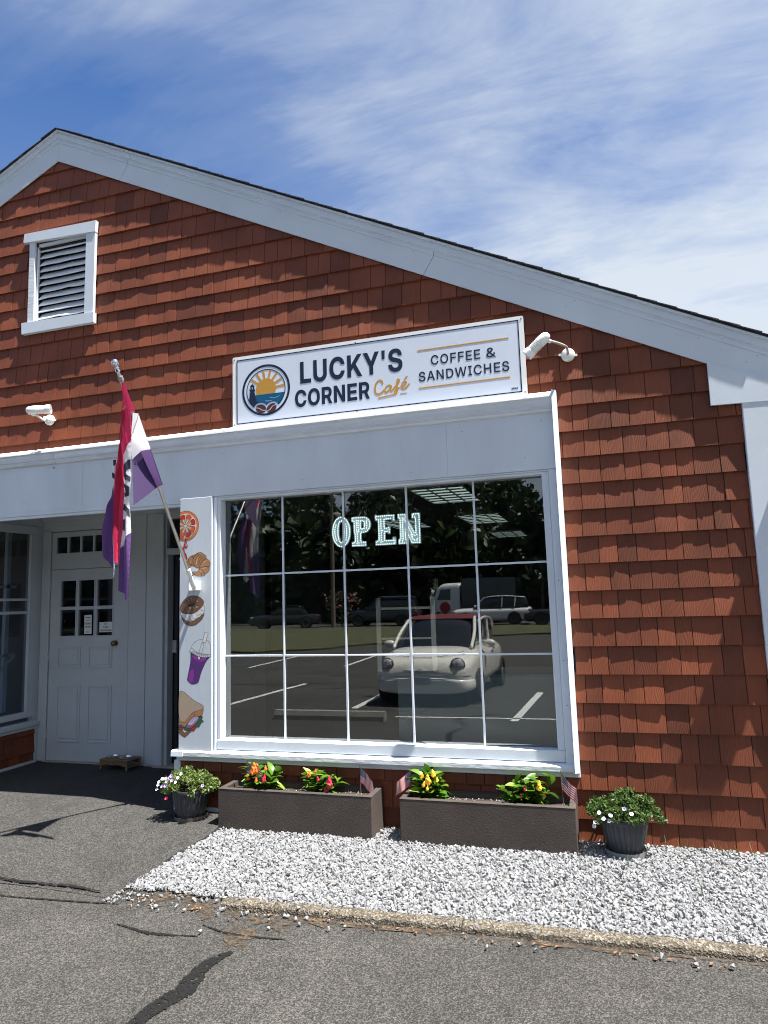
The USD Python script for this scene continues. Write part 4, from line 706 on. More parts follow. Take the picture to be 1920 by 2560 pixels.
obj("door_closer", [bx(-4.277, -4.215, RY + 0.14, RY + 0.30, 2.02, 2.16, 0.01), bx(-4.26, -4.23, RY + 0.10, RY + 0.14, 2.145, 2.165)], "lamp_white", leaf)
obj("entry_threshold", bx(-4.46, -3.40, RY - 0.05, RY + 0.10, 0.0, 0.052), "lamp_arm", house)
# left side of the recess: display window facing the doorway
lw = obj("side_window", [bx(RX0 - 0.06, RX0 - 0.0005, 0.0, RY, 2.58, 2.706), bx(RX0 - 0.06, RX0 - 0.002, 1.15, RY, 0.47, 2.58), bx(RX0 - 0.06, RX0 - 0.002, 0.0, 0.10, 0.47, 2.58)], "recess_white", house)
for y0, y1, z0, z1 in ((0.10, 1.15, 2.487, 2.579), (0.10, 1.15, 0.52, 0.582), (1.045, 1.15, 0.582, 2.487), (0.10, 0.19, 0.582, 2.487)):
    obj("frame", bx(RX0 - 0.05, RX0 + 0.014, y0 + 0.0005, y1 - 0.0005, z0 + 0.0005, z1 - 0.0005, 0.004), "recess_white", lw)
for z0, z1 in ((1.76, 1.787), (1.62, 1.65)):
    obj("glazing_bar", bx(RX0 - 0.03, RX0 + 0.008, 0.19, 1.045, z0, z1, 0.003), "recess_white", lw)
for z0, z1 in ((0.582, 1.62), (1.65, 1.76), (1.787, 2.487)):
    m = sheet(rect(0.19, z0, 1.045, z1), 0.0); v = m.vertices; m.vertices = np.stack([np.full(len(v), RX0 - 0.015), v[:, 0], v[:, 2]], 1)
    obj("pane", m, "glass_dark", lw)
obj("inner_sash", [bx(RX0 - 0.16, RX0 - 0.12, y, y + 0.05, 0.6, 2.5) for y in (0.32, 0.86)] + [bx(RX0 - 0.16, RX0 - 0.12, 0.2, 1.0, z, z + 0.03) for z in (1.9, 1.17)] + [tube([(RX0 - 0.10, 0.25, 0.62), (RX0 - 0.10, 0.98, 1.18)], 0.014, 8)], "interior_pale", lw)
obj("sill", [bx(RX0 - 0.05, RX0 + 0.045, 0.0, RY - 0.025, 0.42, 0.475, 0.006)], "recess_white", lw)
obj("side_base_trim", [bx(RX0 - 0.02, RX0 + 0.022, 0.02, RY - 0.03, 0.389, 0.4195), bx(RX0 - 0.02, RX0 + 0.022, 1.175, RY - 0.025, 0.06, 0.3885), bx(RX0 - 0.02, RX0 + 0.024, 0.02, RY - 0.03, 0.02, 0.060)], "recess_white", house)
obj("side_base_wall", bx(RX0 - 0.10, RX0 - 0.001, 0.0, RY, -0.05, 0.39), "dark", house)
tox = lambda v: np.stack([RX0 - v[:, 1], v[:, 0], v[:, 2]], 1)
for q in wall_rows(0.03, 1.174, -13, -10, lambda a, b, z: True, np.random.RandomState(15), tox):
    q[3].vertices[:, 2] = np.minimum(q[3].vertices[:, 2], 0.3885); obj("shingle", q[3], "shingle", lw, smooth=30)
# painted post
post = obj("painted_post", bx(-3.307, -3.004, -0.087, 0.0, 0.508, 2.5445, 0.004), "white_wood", house)
obj("post_end", bx(-3.299, -3.285, 0.0, 0.05, 0.508, 2.50), "white_trim", house)
# main shop window
WX0, WX1, WZ0, WZ1, GY = -2.94, -0.342, 0.597, 2.530, 0.022
win = obj("shop_window", [bx(-3.003, -2.972, -0.070, 0.02, 0.51, 2.543, 0.008), bx(-0.2915, -0.2365, FY, 0.02, 0.51, 2.543, 0.003), bx(-2.971, -0.292, -0.066, 0.02, 2.531, 2.543)], "white_trim", house)
obj("frame", bx(-2.971, -2.9405, -0.062, GY + 0.05, 0.598, 2.530, 0.004), "white_trim", win)
obj("frame", bx(-0.3415, -0.292, -0.062, GY + 0.05, 0.598, 2.530, 0.004), "white_trim", win)
obj("frame", bx(-2.971, -0.292, -0.064, GY + 0.05, 2.5135, 2.5305, 0.004), "white_trim", win)
obj("frame", bx(-2.971, -0.292, -0.0685, GY + 0.05, 0.5205, 0.5975, 0.006), "white_trim", win)
xs = [WX0, -2.416, -1.8915, -1.3735, -0.852, WX1]; zs = [WZ0, 1.2395, 1.8895, WZ1 - 0.016]
for x in xs[1:-1]:
    obj("muntin", bx(x - 0.0078, x + 0.0078, GY - 0.012, GY - 0.002, WZ0, WZ1 - 0.016, 0.002), "white_trim", win)
for z in zs[1:-1]:
    for i in range(5):
        obj("muntin", bx(xs[i] + (0.0085 if i else 0), xs[i + 1] - (0.0085 if i < 4 else 0), GY - 0.011, GY - 0.002, z - 0.0072, z + 0.0072, 0.002), "white_trim", win)
for i in range(5):
    for j in range(3):
        obj("pane", sheet(rect(xs[i], zs[j], xs[i + 1], zs[j + 1]), GY), "glass", win)
sill_prof = Polygon([(0.02, 0.520), (-0.066, 0.516), (-0.096, 0.506), (-0.104, 0.497), (-0.104, 0.468), (-0.096, 0.462), (0.02, 0.462)])
obj("sill", along_x(sill_prof, -3.257, -0.237), "white_peel", house, smooth=30)
obj("sill", along_x(Polygon([(0.3, 0.512), (-0.085, 0.510), (-0.108, 0.502), (-0.110, 0.464), (0.3, 0.464)]), -3.362, -3.2575), "white_trim", house)
obj("sill_apron", bx(-3.356, -0.2045, -0.040, 0.0, 0.418, 0.4615, 0.003), "white_trim", house)
obj("base_corner_board", bx(-3.384, -3.326, -0.032, 0.3, 0.02, 0.4175, 0.003), "white_trim", house)
obj("base_strip", bx(-3.325, -2.0, -0.030, 0.0, 0.028, 0.062), "white_trim", house)

# louvred gable vent
vent = obj("gable_vent", [prism(Polygon([(-5.085, 5.172), (-4.256, 5.132), (-4.250, 5.240), (-5.078, 5.262)]), -0.060, -0.022)], "coil", house)
obj("vent_frame", [prism(Polygon([(-5.018, 4.36), (-4.945, 4.37), (-4.962, 5.168), (-5.022, 5.171)]), -0.046, -0.020)], "white_peel", vent)
obj("vent_frame", [prism(Polygon([(-4.363, 4.352), (-4.266, 4.348), (-4.260, 5.1325), (-4.360, 5.137)]), -0.052, -0.021)], "coil", vent)
obj("vent_frame", [prism(Polygon([(-5.068, 4.252), (-4.252, 4.250), (-4.252, 4.3475), (-5.075, 4.362)]), -0.060, -0.020)], "coil", vent)
obj("vent_box", [bx(-4.95, -4.935, -0.019, 0.09, 4.36, 5.15), bx(-4.372, -4.358, -0.019, 0.09, 4.36, 5.15), bx(-4.95, -4.36, -0.019, 0.09, 5.12, 5.15), bx(-4.95, -4.36, -0.012, 0.09, 4.355, 4.37)], "white", vent)
obj("vent_box", bx(-4.95, -4.36, 0.091, 0.12, 4.35, 5.15), "dark", vent)
for k in range(11):
    z = 4.405 + 0.0675 * k; rr = np.random.RandomState(60 + k); w = rr.normal(0, 0.003, 6)
    top = [(-4.934 + 0.1125 * i, 0.046, z + 0.068 + 0.3 * w[i]) for i in range(6)]; bot = [(-4.934 + 0.1125 * i, -0.004 + 0.4 * w[i], z + w[i]) for i in range(6)]
    V = np.array(top + bot + [(a, b + 0.004, c - 0.009) for a, b, c in bot] + [(a, b, c - 0.009) for a, b, c in top]); F = []
    for i in range(5):
        for s0, s1 in ((0, 6), (6, 12), (12, 18)):
            F += [(s0 + i, s1 + i, s1 + i + 1), (s0 + i, s1 + i + 1, s0 + i + 1)]
    obj("slat", trimesh.Trimesh(V, F, process=False), "white_peel", vent)
for x, z in ((-4.95, 2.62), (-4.1, 2.9), (-3.55, 2.60), (-2.2, 2.62), (-1.3, 2.60), (-0.9, 2.88), (-0.45, 2.64), (-0.32, 2.9), (-2.9, 2.9), (-0.265, 1.2), (-0.268, 1.75), (-0.262, 0.9)):
    obj("nail_head", T(lathe([(0, .0012), (.0035, .001), (.004, 0)], 8), frame_to((0, -1, 0)), (x, FY, z)), "screw", fas)
for x in (-4.31, -1.02):
    obj("board_joint", bx(x - .0012, x + .0012, FY - .0006, FY + .001, 2.55, 2.95), "hinge", fas)
for x in (-3.6, -2.55, -1.4, -0.2, 0.6, 0.95):
    for dz in (0.10, 0.17):
        obj("nail_head", T(lathe([(0, .0012), (.003, .001), (.0035, 0)], 8), frame_to((0, -1, 0)), (x + dz, -0.030, roof_z(x + dz, PEAK_IN) + dz)), "screw", house)
# little cup hook and nail heads on the fascia
obj("cup_hook", tube([(-4.62, FY, 2.93), (-4.62, FY - 0.012, 2.93), (-4.625, FY - 0.018, 2.918), (-4.61, FY - 0.02, 2.912), (-4.60, FY - 0.02, 2.922)], 0.0022, 6), "black_metal", house)

# ---------------------------------------------------------------- inside the shop
inn = thing("shop_interior", "dark shop interior seen through the front window", "room")
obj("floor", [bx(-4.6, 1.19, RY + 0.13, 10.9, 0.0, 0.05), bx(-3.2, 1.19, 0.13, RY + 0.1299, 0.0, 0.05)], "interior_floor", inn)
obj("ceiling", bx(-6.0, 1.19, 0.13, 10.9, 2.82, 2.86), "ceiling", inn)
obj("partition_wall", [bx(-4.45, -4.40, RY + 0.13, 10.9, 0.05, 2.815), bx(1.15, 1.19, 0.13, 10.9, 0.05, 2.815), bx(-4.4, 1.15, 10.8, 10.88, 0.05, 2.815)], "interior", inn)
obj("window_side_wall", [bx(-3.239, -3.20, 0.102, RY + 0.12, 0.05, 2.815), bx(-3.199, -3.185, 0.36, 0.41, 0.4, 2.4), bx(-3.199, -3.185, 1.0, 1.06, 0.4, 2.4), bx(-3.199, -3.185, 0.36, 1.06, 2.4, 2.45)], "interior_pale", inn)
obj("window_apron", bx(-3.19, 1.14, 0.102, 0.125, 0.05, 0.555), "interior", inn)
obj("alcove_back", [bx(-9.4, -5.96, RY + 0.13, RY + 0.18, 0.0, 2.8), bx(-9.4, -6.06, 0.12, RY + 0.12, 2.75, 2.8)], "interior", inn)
def troffer(x0, x1, y0, y1, label, group):
    t = thing("ceiling_light", label, "ceiling light", ((x0 + x1) / 2, (y0 + y1) / 2, 2.818), 0, group)
    w, l = (x1 - x0) / 2, (y1 - y0) / 2
    obj("frame", [bx(-w, w, -l, -l + 0.025, -0.02, 0.0), bx(-w, w, l - 0.025, l, -0.02, 0.0), bx(-w, -w + 0.025, -l + 0.025, l - 0.025, -0.02, 0.0), bx(w - 0.025, w, -l + 0.025, l - 0.025, -0.02, 0.0)], "white", t)
    obj("reflector", bx(-w + 0.026, w - 0.026, -l + 0.026, l - 0.026, -0.004, -0.001), "tube_light", t)
    for k in range(1, 6):
        y = -l + 2 * l * k / 6; obj("louvre", bx(-w + 0.026, w - 0.026, y - 0.014, y + 0.014, -0.018, -0.005), "louvre_grid", t)
    for k in range(1, 3):
        x = -w + 2 * w * k / 3; obj("divider", bx(x - 0.006, x + 0.006, -l + 0.026, l - 0.026, -0.0185, -0.0045), "louvre_grid", t)
for x0, x1, y0, y1, lb in ((-1.88, -1.27, 1.95, 3.15, "largest recessed ceiling light just above the OPEN sign's last letter"), (-1.88, -1.26, 4.53, 5.75, "middle recessed ceiling light of the row seen through the window"), (-1.85, -1.24, 7.28, 8.5, "farthest and lowest recessed ceiling light seen through the window"),
                             (-3.1, -2.5, 4.6, 5.8, "dim recessed ceiling light seen behind the letter O of the OPEN sign")):
    troffer(x0, x1, y0, y1, lb, None)
single("smoke_detector", T(lathe([(0, 0.0), (0.05, 0.0), (0.07, 0.02), (0.07, 0.05), (0, 0.05)], 20), None, (-0.62, 6.2, 2.765)), "lamp_white", "round smoke detector on the shop ceiling beside the lights", "smoke detector", smooth=40)
cab = thing("display_case", "pale back panel of a low display case behind the window's lower right", "display case", (-0.95, 0.30, 0.05))
obj("back_panel", bx(-0.62, 1.0, -0.01, 0.01, 0.0, 1.0, 0.003), "case_white", cab); obj("top", bx(-0.64, 1.02, -0.02, 0.5, 1.001, 1.02), "interior_pale", cab); obj("end_panel", bx(-0.62, -0.60, 0.011, 0.5, 0.0, 1.0), "interior_pale", cab)
sh = thing("sign_holder", "clear sign holder with two metal uprights standing behind the window", "sign holder", (-1.52, 0.42, 1.07))
for x in (-0.23, 0.23): obj("upright", bx(x - 0.022, x + 0.022, -0.012, 0.012, 0.0, 0.60, 0.003), "aluminium", sh)
obj("crossbar", bx(-0.21, 0.21, -0.006, 0.006, 0.50, 0.52), "aluminium", sh); obj("crossbar", bx(-0.21, 0.21, -0.006, 0.006, 0.26, 0.275), "aluminium", sh); obj("foot", bx(-0.25, 0.25, -0.02, 0.02, -0.06, 0.0, 0.003), "interior_pale", sh)
for x, y, z, w, h, lb in ((-1.25, 10.79, 1.75, 0.5, 0.35, "dark framed picture high on the shop's back wall"), (-0.5, 10.79, 1.7, 0.55, 0.38, "dark framed picture on the back wall at the right")):
    pf = thing("wall_picture", lb, "picture", (x, y, z)); obj("frame", bx(-w, w, -0.02, 0.0, -h, h, 0.01), "black_metal", pf); obj("picture", bx(-w + 0.06, w - 0.06, -0.026, -0.021, -h + 0.06, h - 0.06), "interior_floor", pf)
# ---------------------------------------------------------------- lettering helpers
def text_poly(text, glyphs, x0, x1, z0, h, track=0.0):
    """Outline of a line of text fitted between x0 and x1, capitals h tall on the baseline z0."""
    x, out = 0.0, []
    for ch in text:
        if ch == " ":
            x += 0.42; continue
        adv, rings = glyphs[ch]
        for g in rings:
            p = Polygon(g[0], g[1:]); p = p if p.is_valid else p.buffer(0); out.append(affinity.translate(p, x, 0))
        x += adv + track
    u = unary_union(out); b = u.bounds
    return affinity.translate(affinity.scale(u, (x1 - x0) / (b[2] - b[0]), h, origin=(b[0], 0)), x0 - b[0], z0)
GM = dict(GLYPH_HEAVY); GM.update(GLYPH_MEDIUM)

# ---------------------------------------------------------------- shop sign
SX, SZ, SY = -2.832, 3.113, -0.046
sg = thing("shop_sign", "long white shop sign lettered LUCKY'S CORNER with round lighthouse and sunrise emblem", "sign", (SX, SY, SZ))
rr_ = lambda x0, z0, x1, z1, r: rect(x0 + r, z0 + r, x1 - r, z1 - r).buffer(r, 6)
obj("panel", prism(rr_(0, 0, 2.424, 0.607, 0.012), 0.0, 0.016), "sign_edge", sg)
obj("printed_face", prism(rect(0.040, 0.026, 2.386, 0.577), -0.0012, -0.0002), "sign_panel", sg)
obj("border", prism(rect(0.038, 0.024, 2.388, 0.579).difference(rect(0.046, 0.032, 2.380, 0.571)), -0.0026, -0.0013), "navy", sg)
def ink(name, poly, m, y, parent=sg): return obj(name, prism(poly, y - 0.0011, y), m, parent)
L1, L2 = -0.0013, -0.0026
ink("lettering", text_poly("LUCKY'S", GLYPH_HEAVY, 0.618, 1.484, 0.304, 0.183, 0.05), "navy", L1)
ink("lettering", text_poly("CORNER", GLYPH_HEAVY, 0.569, 1.209, 0.112, 0.140, 0.05), "navy", L1)
ink("lettering", text_poly("COFFEE", GM, 1.711, 2.092, 0.319, 0.074, 0.12), "navy", L1)
ink("lettering", text_poly("&", GM, 2.137, 2.209, 0.319, 0.074), "navy", L1)
ink("lettering", text_poly("SANDWICHES", GM, 1.611, 2.303, 0.198, 0.075, 0.12), "navy", L1)
ln = lambda pts, w: LineString(catmull(pts, 6, False)).buffer(w, 5)
cafe = unary_union([ln([(1.317, .222), (1.313, .239), (1.291, .249), (1.265, .226), (1.254, .183), (1.260, .148), (1.282, .139), (1.307, .147), (1.326, .165)], .0072),
    ln([(1.385, .186), (1.373, .2), (1.348, .189), (1.335, .158), (1.347, .147), (1.372, .164), (1.388, .191), (1.381, .163), (1.388, .152), (1.401, .163)], .0068),
    ln([(1.401, .163), (1.437, .2), (1.452, .222), (1.448, .239), (1.438, .229), (1.434, .18), (1.433, .142), (1.422, .122), (1.413, .135), (1.421, .155), (1.45, .169)], .0068),
    ln([(1.467, .178), (1.495, .188), (1.51, .205), (1.496, .216), (1.478, .202), (1.471, .171), (1.484, .157), (1.509, .167), (1.532, .19)], .0066),
    LineString([(1.502, .238), (1.517, .253)]).buffer(.006), LineString([(1.281, .106), (1.405, .121)]).buffer(.0055), LineString([(1.459, .122), (1.51, .123)]).buffer(.002)])
ink("lettering", cafe, "gold", L1)
ink("gold_rule", LineString([(1.613, .446), (2.305, .449)]).buffer(.0048), "gold", L1); ink("gold_rule", LineString([(1.613, .146), (2.302, .149)]).buffer(.0048), "gold", L1)
EC = Point(0.308, 0.291)
ink("emblem_ring", EC.buffer(.218, 32).difference(EC.buffer(.199, 32)), "navy", L1)
disc = EC.buffer(.174, 32)
beans = unary_union([affinity.rotate(affinity.scale(Point(.262, .135).buffer(1, 16), .064, .050), -16), affinity.rotate(affinity.scale(Point(.358, .131).buffer(1, 16), .064, .050), 32)])
ink("emblem_ring", EC.buffer(.178, 32).difference(EC.buffer(.171, 32)).difference(beans.buffer(.004)), "navy", L1)
ink("emblem_sea", disc.intersection(rect(.18, .08, .5, .255)).difference(beans).difference(ln([(.345, .225), (.386, .215), (.428, .228)], .003)).difference(ln([(.303, .198), (.33, .195), (.358, .197)], .003)), "sea", L1)
sc = (.309, .298)
rays = unary_union([Polygon([(sc[0] + .08 * math.cos(a) - .0085 * math.sin(a), sc[1] + .08 * math.sin(a) + .0085 * math.cos(a)), (sc[0] + .30 * math.cos(a) - .0115 * math.sin(a), sc[1] + .30 * math.sin(a) + .0115 * math.cos(a)), (sc[0] + .30 * math.cos(a) + .0115 * math.sin(a), sc[1] + .30 * math.sin(a) - .0115 * math.cos(a)), (sc[0] + .08 * math.cos(a) + .0085 * math.sin(a), sc[1] + .08 * math.sin(a) - .0085 * math.cos(a))]) for a in np.radians([6, 28, 52, 75, 98, 121, 144])])
ink("emblem_sun", unary_union([Point(sc).buffer(.092, 24), rays]).intersection(EC.buffer(.171, 32)).intersection(rect(0.14, .256, .5, .5)).difference(rect(.14, .2, .214, .335)), "gold", L1)
lh = Polygon([(.184, .361), (.188, .352), (.207, .333), (.202, .327), (.202, .307), (.209, .307), (.209, .292), (.204, .287), (.222, .203), (.256, .186), (.29, .16), (.22, .10), (.185, .165), (.154, .219), (.165, .29), (.16, .296), (.159, .306), (.167, .308), (.167, .33), (.161, .336), (.180, .352)])
ink("emblem_lighthouse", lh.difference(rect(.178, .309, .191, .329)).difference(beans).intersection(EC.buffer(.178, 32)), "navy", L2)
b2 = unary_union([affinity.rotate(affinity.scale(Point(.262, .135).buffer(1, 16), .049, .036), -16).difference(ln([(.213, .149), (.245, .141), (.275, .122), (.312, .118)], .0042)), affinity.rotate(affinity.scale(Point(.358, .131).buffer(1, 16), .049, .036), 32).difference(ln([(.318, .108), (.345, .122), (.365, .145), (.4, .158)], .0042))])
ink("emblem_beans", b2, "bean", L1)
ink("maker_mark", unary_union([rect(2.312 + .012 * k, .055, 2.320 + .012 * k, .062 + .004 * (k % 2)) for k in range(4)] + [rect(2.308, .0525, 2.362, .0535)]), "navy", L1)
for x in (0.016, 1.1, 2.408):
    for z in (0.022, 0.585):
        obj("screw", T(lathe([(0, .003), (.006, .002), (.006, 0)], 8), frame_to((0, -1, 0)), (x, 0.0, z)), "screw", sg)

# ---------------------------------------------------------------- paintings on the post (flat paint)
PAL = dict(k=(.008, .008, .01), d=(.34, .17, .075), t=(.62, .42, .26), b=(.13, .065, .035), B=(.17, .085, .05), w=(.62, .62, .62), g=(.25, .25, .26), p=(.085, .025, .16), m=(.22, .035, .24), c=(.50, .54, .58), n=(.36, .28, .21), G=(.035, .10, .05), R=(.40, .02, .025), u=(.20, .10, .23), U=(.46, .38, .52), r=(.45, .03, .02), o=(.62, .16, .04), W=(.60, .56, .50), O=(.60, .09, .03))
PY = -0.0875
def painting(name, items, label):
    V, F, C, n = [], [], [], 0
    y = PY
    for kind, col, pts in items:
        p = np.array(pts, float) / 1000.0; p[:, 0] += -3.307
        if kind in "of":
            g = Polygon(catmull(p, 4) if len(p) > 4 else p).buffer(0)
            layers = [(g.buffer(.0028), "k"), (g, col)] if kind == "o" else [(g, col)]
        else:
            layers = [(LineString(catmull(p, 4, False)).buffer(.0022 if kind == "l" else .003, 3), col)]
        for g, c in layers:
            g = g.intersection(rect(-3.3055, .5, -3.006, 2.5))
            if g.is_empty: continue
            y -= 0.00006; m = sheet(g, y)
            V.append(m.vertices); F.append(m.faces + n); n += len(m.vertices); C.append(np.tile(PAL[c], (len(m.vertices), 1)))
    return obj(name, trimesh.Trimesh(np.vstack(V), np.vstack(F), process=False), "ink", post, label, ink=np.vstack(C))
def circ(cx, cz, r, n=20): return [(cx + r * math.cos(a), cz + r * math.sin(a)) for a in np.arange(n) * 2 * math.pi / n]
oc = (54, 2312); org = [("o", "o", circ(*oc, 124)), ("f", "W", circ(*oc, 104))]
for k in range(8):
    a = math.radians(22 + 45 * k); ca, sa = math.cos(a), math.sin(a)
    q = [(oc[0] + r_ * math.cos(a + da), oc[1] + r_ * math.sin(a + da)) for r_, da in ((16, 0), (55, -.27), (84, -.30), (94, -.15), (95, .1), (84, .28), (55, .27))]
    org.append(("o", "rO"[k % 2], q))
    for da in (-.14, 0, .14): org.append(("h", "t", [(oc[0] + rr * math.cos(a + da), oc[1] + rr * math.sin(a + da)) for rr in (22, 40, 56)]))
painting("painted_orange_slice", org, "painted orange slice dripping juice"); painting("painted_juice_drops", MURAL["drip"], "painted red juice drops")
painting("painted_croissant", MURAL["croissant"], "painted golden croissant"); painting("painted_bagel", MURAL["bagel"], "painted seeded bagel with cream cheese")
painting("painted_smoothie", MURAL["smoothie"], "painted purple drink in a domed cup with straw"); painting("painted_sandwich", MURAL["sandwich"], "painted sandwich with lettuce and tomato")

# ---------------------------------------------------------------- OPEN sign of bulb-studded letters hung inside the glass
os_ = thing("open_sign", "lit OPEN sign of bulb-studded block letters hung inside the window", "sign", (0, 0, 0))
OY = 0.05
def slab(poly): return poly
def letter(ch, x0, x1, z0, z1):
    w, h = x1 - x0, z1 - z0; s = 0.060; t = 0.041; P = lambda *a: rect(x0 + a[0] * w, z0 + a[1] * h, x0 + a[2] * w, z0 + a[3] * h)
    if ch == "O":
        o = affinity.scale(Point((x0 + x1) / 2, (z0 + z1) / 2).buffer(1, 24), w / 2, h / 2); i = affinity.scale(Point((x0 + x1) / 2, (z0 + z1) / 2).buffer(1, 24), w / 2 - s, h / 2 - 0.046); return o.difference(i)
    a, b = s / w, t / h
    if ch == "P":
        bowl = rect(x0 + .1 * w, z0 + .44 * h, x0 + .62 * w, z1).union(affinity.scale(Point(x0 + .62 * w, z0 + .72 * h).buffer(1, 16), .38 * w, .28 * h))
        hole = rect(x0 + .14 * w + s, z0 + .44 * h + t, x0 + .60 * w, z1 - t).union(affinity.scale(Point(x0 + .60 * w, z0 + .72 * h).buffer(1, 12), .40 * w - s, .28 * h - t))
        return unary_union([bowl.difference(hole), P(.14, 0, .14 + a, 1), P(0, 0, .75, b), P(0, 1 - b, .5, 1)])
    if ch == "E":
        return unary_union([P(.14, 0, .14 + a, 1), P(0, 0, 1, b), P(0, 1 - b, .97, 1), P(.14, .5 - b / 2, .74, .5 + b / 2), P(.84, 0, 1, .26), P(.82, .78, .97, 1), P(.62, .36, .74, .64)])
    if ch == "N":
        return unary_union([P(.08, 0, .08 + a * .9, 1), P(.80, 0, .80 + a * .75, 1), Polygon([(x0 + .02 * w, z1), (x0 + .36 * w, z1), (x0 + (.80 + a * .75) * w, z0), (x0 + .62 * w, z0)]), P(0, 0, .46, b), P(.66, 1 - b, 1.06, 1), P(0, 1 - b, .3, 1)])
bulb_m = lathe([(0.0, 0.005), (0.0028, 0.0038), (0.0036, 0.0)], 7)
for ch, x0, x1 in (("O", -2.005, -1.845), ("P", -1.838, -1.676), ("E", -1.643, -1.475), ("N", -1.458, -1.288)):
    g = letter(ch, x0, x1, 2.073, 2.310 + (0.012 if ch == "O" else 0))
    lt = obj("letter", prism(g, OY, OY + 0.012), "led_face", os_, label="letter " + ch)
    pts = []
    for off in (0.0085, 0.0265):
        for q in polys(g.buffer(-off)):
            for ring in (q.exterior, *q.interiors):
                if ring.length < 0.02: continue
                n = max(int(ring.length / 0.0175), 1); pts += [ring.interpolate(ring.length * k / n) for k in range(n)]
    kept = []
    for p in pts:
        if all((p.x - q.x) ** 2 + (p.y - q.y) ** 2 > 0.0125 ** 2 for q in kept): kept.append(p)
    obj("bulbs", [T(bulb_m, frame_to((0, -1, 0)), (p.x, OY - 0.0005, p.y)) for p in kept], "led", lt)
for x, xt in ((-1.78, -1.66), (-1.36, -1.30), (-1.42, -1.50)):
    obj("hanging_wire", tube([(x, OY + 0.006, 2.31), (xt, OY + 0.006, 2.512)], 0.0012, 5), "aluminium", os_)

# ---------------------------------------------------------------- wall lamps
def wall_lamp(name, label, base, elbow, joint, aim, rust):
    t = thing(name, label, "wall lamp", base, 0, None); b = np.array(base)
    R = frame_to((0, -1, 0))
    obj("base_plate", T(lathe([(0, .032), (.018, .032), (.022, .026), (.040, .025), (.046, .020), (.049, .006), (.049, -.004)], 28), R), "lamp_white", t, smooth=40)
    obj("lug", [hull(np.vstack([T(lathe([(0, .006), (.009, .006), (.009, .0), (0, 0)], 10), R, (s * .058, 0, -s * .008)).vertices, T(lathe([(0, .006), (.009, .006), (.009, .0), (0, 0)], 10), R, (s * .045, 0, -s * .006)).vertices])) for s in (-1, 1)], "lamp_white", t)
    e, j = np.array(elbow) - b, np.array(joint) - b
    arm = catmull([(0, -.03, 0), (0, -.07, .012)] + [tuple(e)] + [tuple(e * .45 + j * .55 + np.array([0, 0, .006]))] + [tuple(j)], 8, False)
    obj("arm", tube(arm, 0.0088, 12), "lamp_arm" if rust else "lamp_white", t, smooth=50)
    d = (j - e) / np.linalg.norm(j - e); a = np.array(aim, float); a /= np.linalg.norm(a)
    obj("knuckle", [T(lathe([(0, .022), (.012, .022), (.012, .006), (.0145, .004), (.0145, -.012), (.0, -.012)], 14), frame_to(d), j), T(lathe([(0, .012), (.012, .011), (.012, -.011), (0, -.012)], 12), frame_to(np.cross(d, a)), j + d * .026)], "lamp_white", t, smooth=40)
    prof = [(0.0, -.052), (.017, -.048), (.029, -.036), (.036, -.016), (.038, .01), (.038, .035)]
    for k in range(6): prof += [(.038, .040 + .0125 * k), (.0345, .0415 + .0125 * k), (.0345, .0465 + .0125 * k), (.0385, .048 + .0125 * k)]
    prof += [(.0388, .118), (.041, .124), (.041, .158), (.037, .158), (.034, .120), (.0, .112)]
    c = j + d * .030 + a * .020 + np.array([0, 0, .022])
    hd = obj("lamp_head", T(lathe(prof, 32), frame_to(a), c), "lamp_white", t, smooth=35)
    obj("socket", T(lathe([(0, .119), (.028, .119), (.030, .114), (0, .113)], 20), frame_to(a), c), "steel", hd, smooth=40)
    return t
wall_lamp("wall_lamp", "white ribbed bullet lamp on a rusty bent arm at the sign's right end", (-0.105, -0.022, 3.38), (-0.113, -0.17, 3.395), (-0.222, -0.285, 3.41), (-0.85, 0.05, -0.72), True)
wall_lamp("wall_lamp", "white ribbed bullet lamp on the shingles left of the flag", (-4.735, -0.022, 3.39), (-4.70, -0.13, 3.36), (-4.74, -0.225, 3.395), (0.72, 0.35, 0.06), False)

# ---------------------------------------------------------------- flag on its slanted pole
PB, PT = np.array([-3.1607, -0.105, 1.8119]), np.array([-3.1132, -1.175, 3.3419])
pd = (PT - PB) / np.linalg.norm(PT - PB)
fl = thing("open_flag", "red white and purple OPEN flag hanging from a slanted pole on the painted post", "flag")
obj("pole", tube([PB + pd * 0.02, PB + pd * 1.79], 0.0125, 16), "aluminium", fl, smooth=50)
ball = [(0, .052)] + [(.027 * math.cos(a), .026 + .027 * math.sin(a)) for a in np.linspace(1.3, -1.0, 12)] + [(.012, -.002), (.018, -.010), (.012, -.016), (.017, -.026), (.020, -.034), (.012, -.040), (.014, -.062)]
obj("finial", T(lathe([(0, .0535)] + ball[1:], 24), frame_to(pd), PB + pd * 1.845), "chrome", fl, smooth=50)
obj("pole_ring", T(lathe([(.0135, .018), (.019, .016), (.019, -.016), (.0135, -.018)], 20), frame_to(pd), PB + pd * 1.757), "saucer_clear", fl, smooth=40)
br = obj("bracket", [bx(-3.195, -3.105, -0.100, -0.0885, 1.775, 1.845, 0.003), bx(-3.172, -3.164, -0.165, -0.100, 1.775, 1.865, 0.002), bx(-3.112, -3.105, -0.150, -0.100, 1.775, 1.845, 0.002)], "lamp_white", fl)
obj("socket", T(lathe([(0.0128, .14), (.0185, .14), (.0185, .10), (.0165, .095), (.0165, -.02), (.010, -.03), (0, -.03)], 18), frame_to(pd), PB + pd * .02), "lamp_white", br, smooth=40)
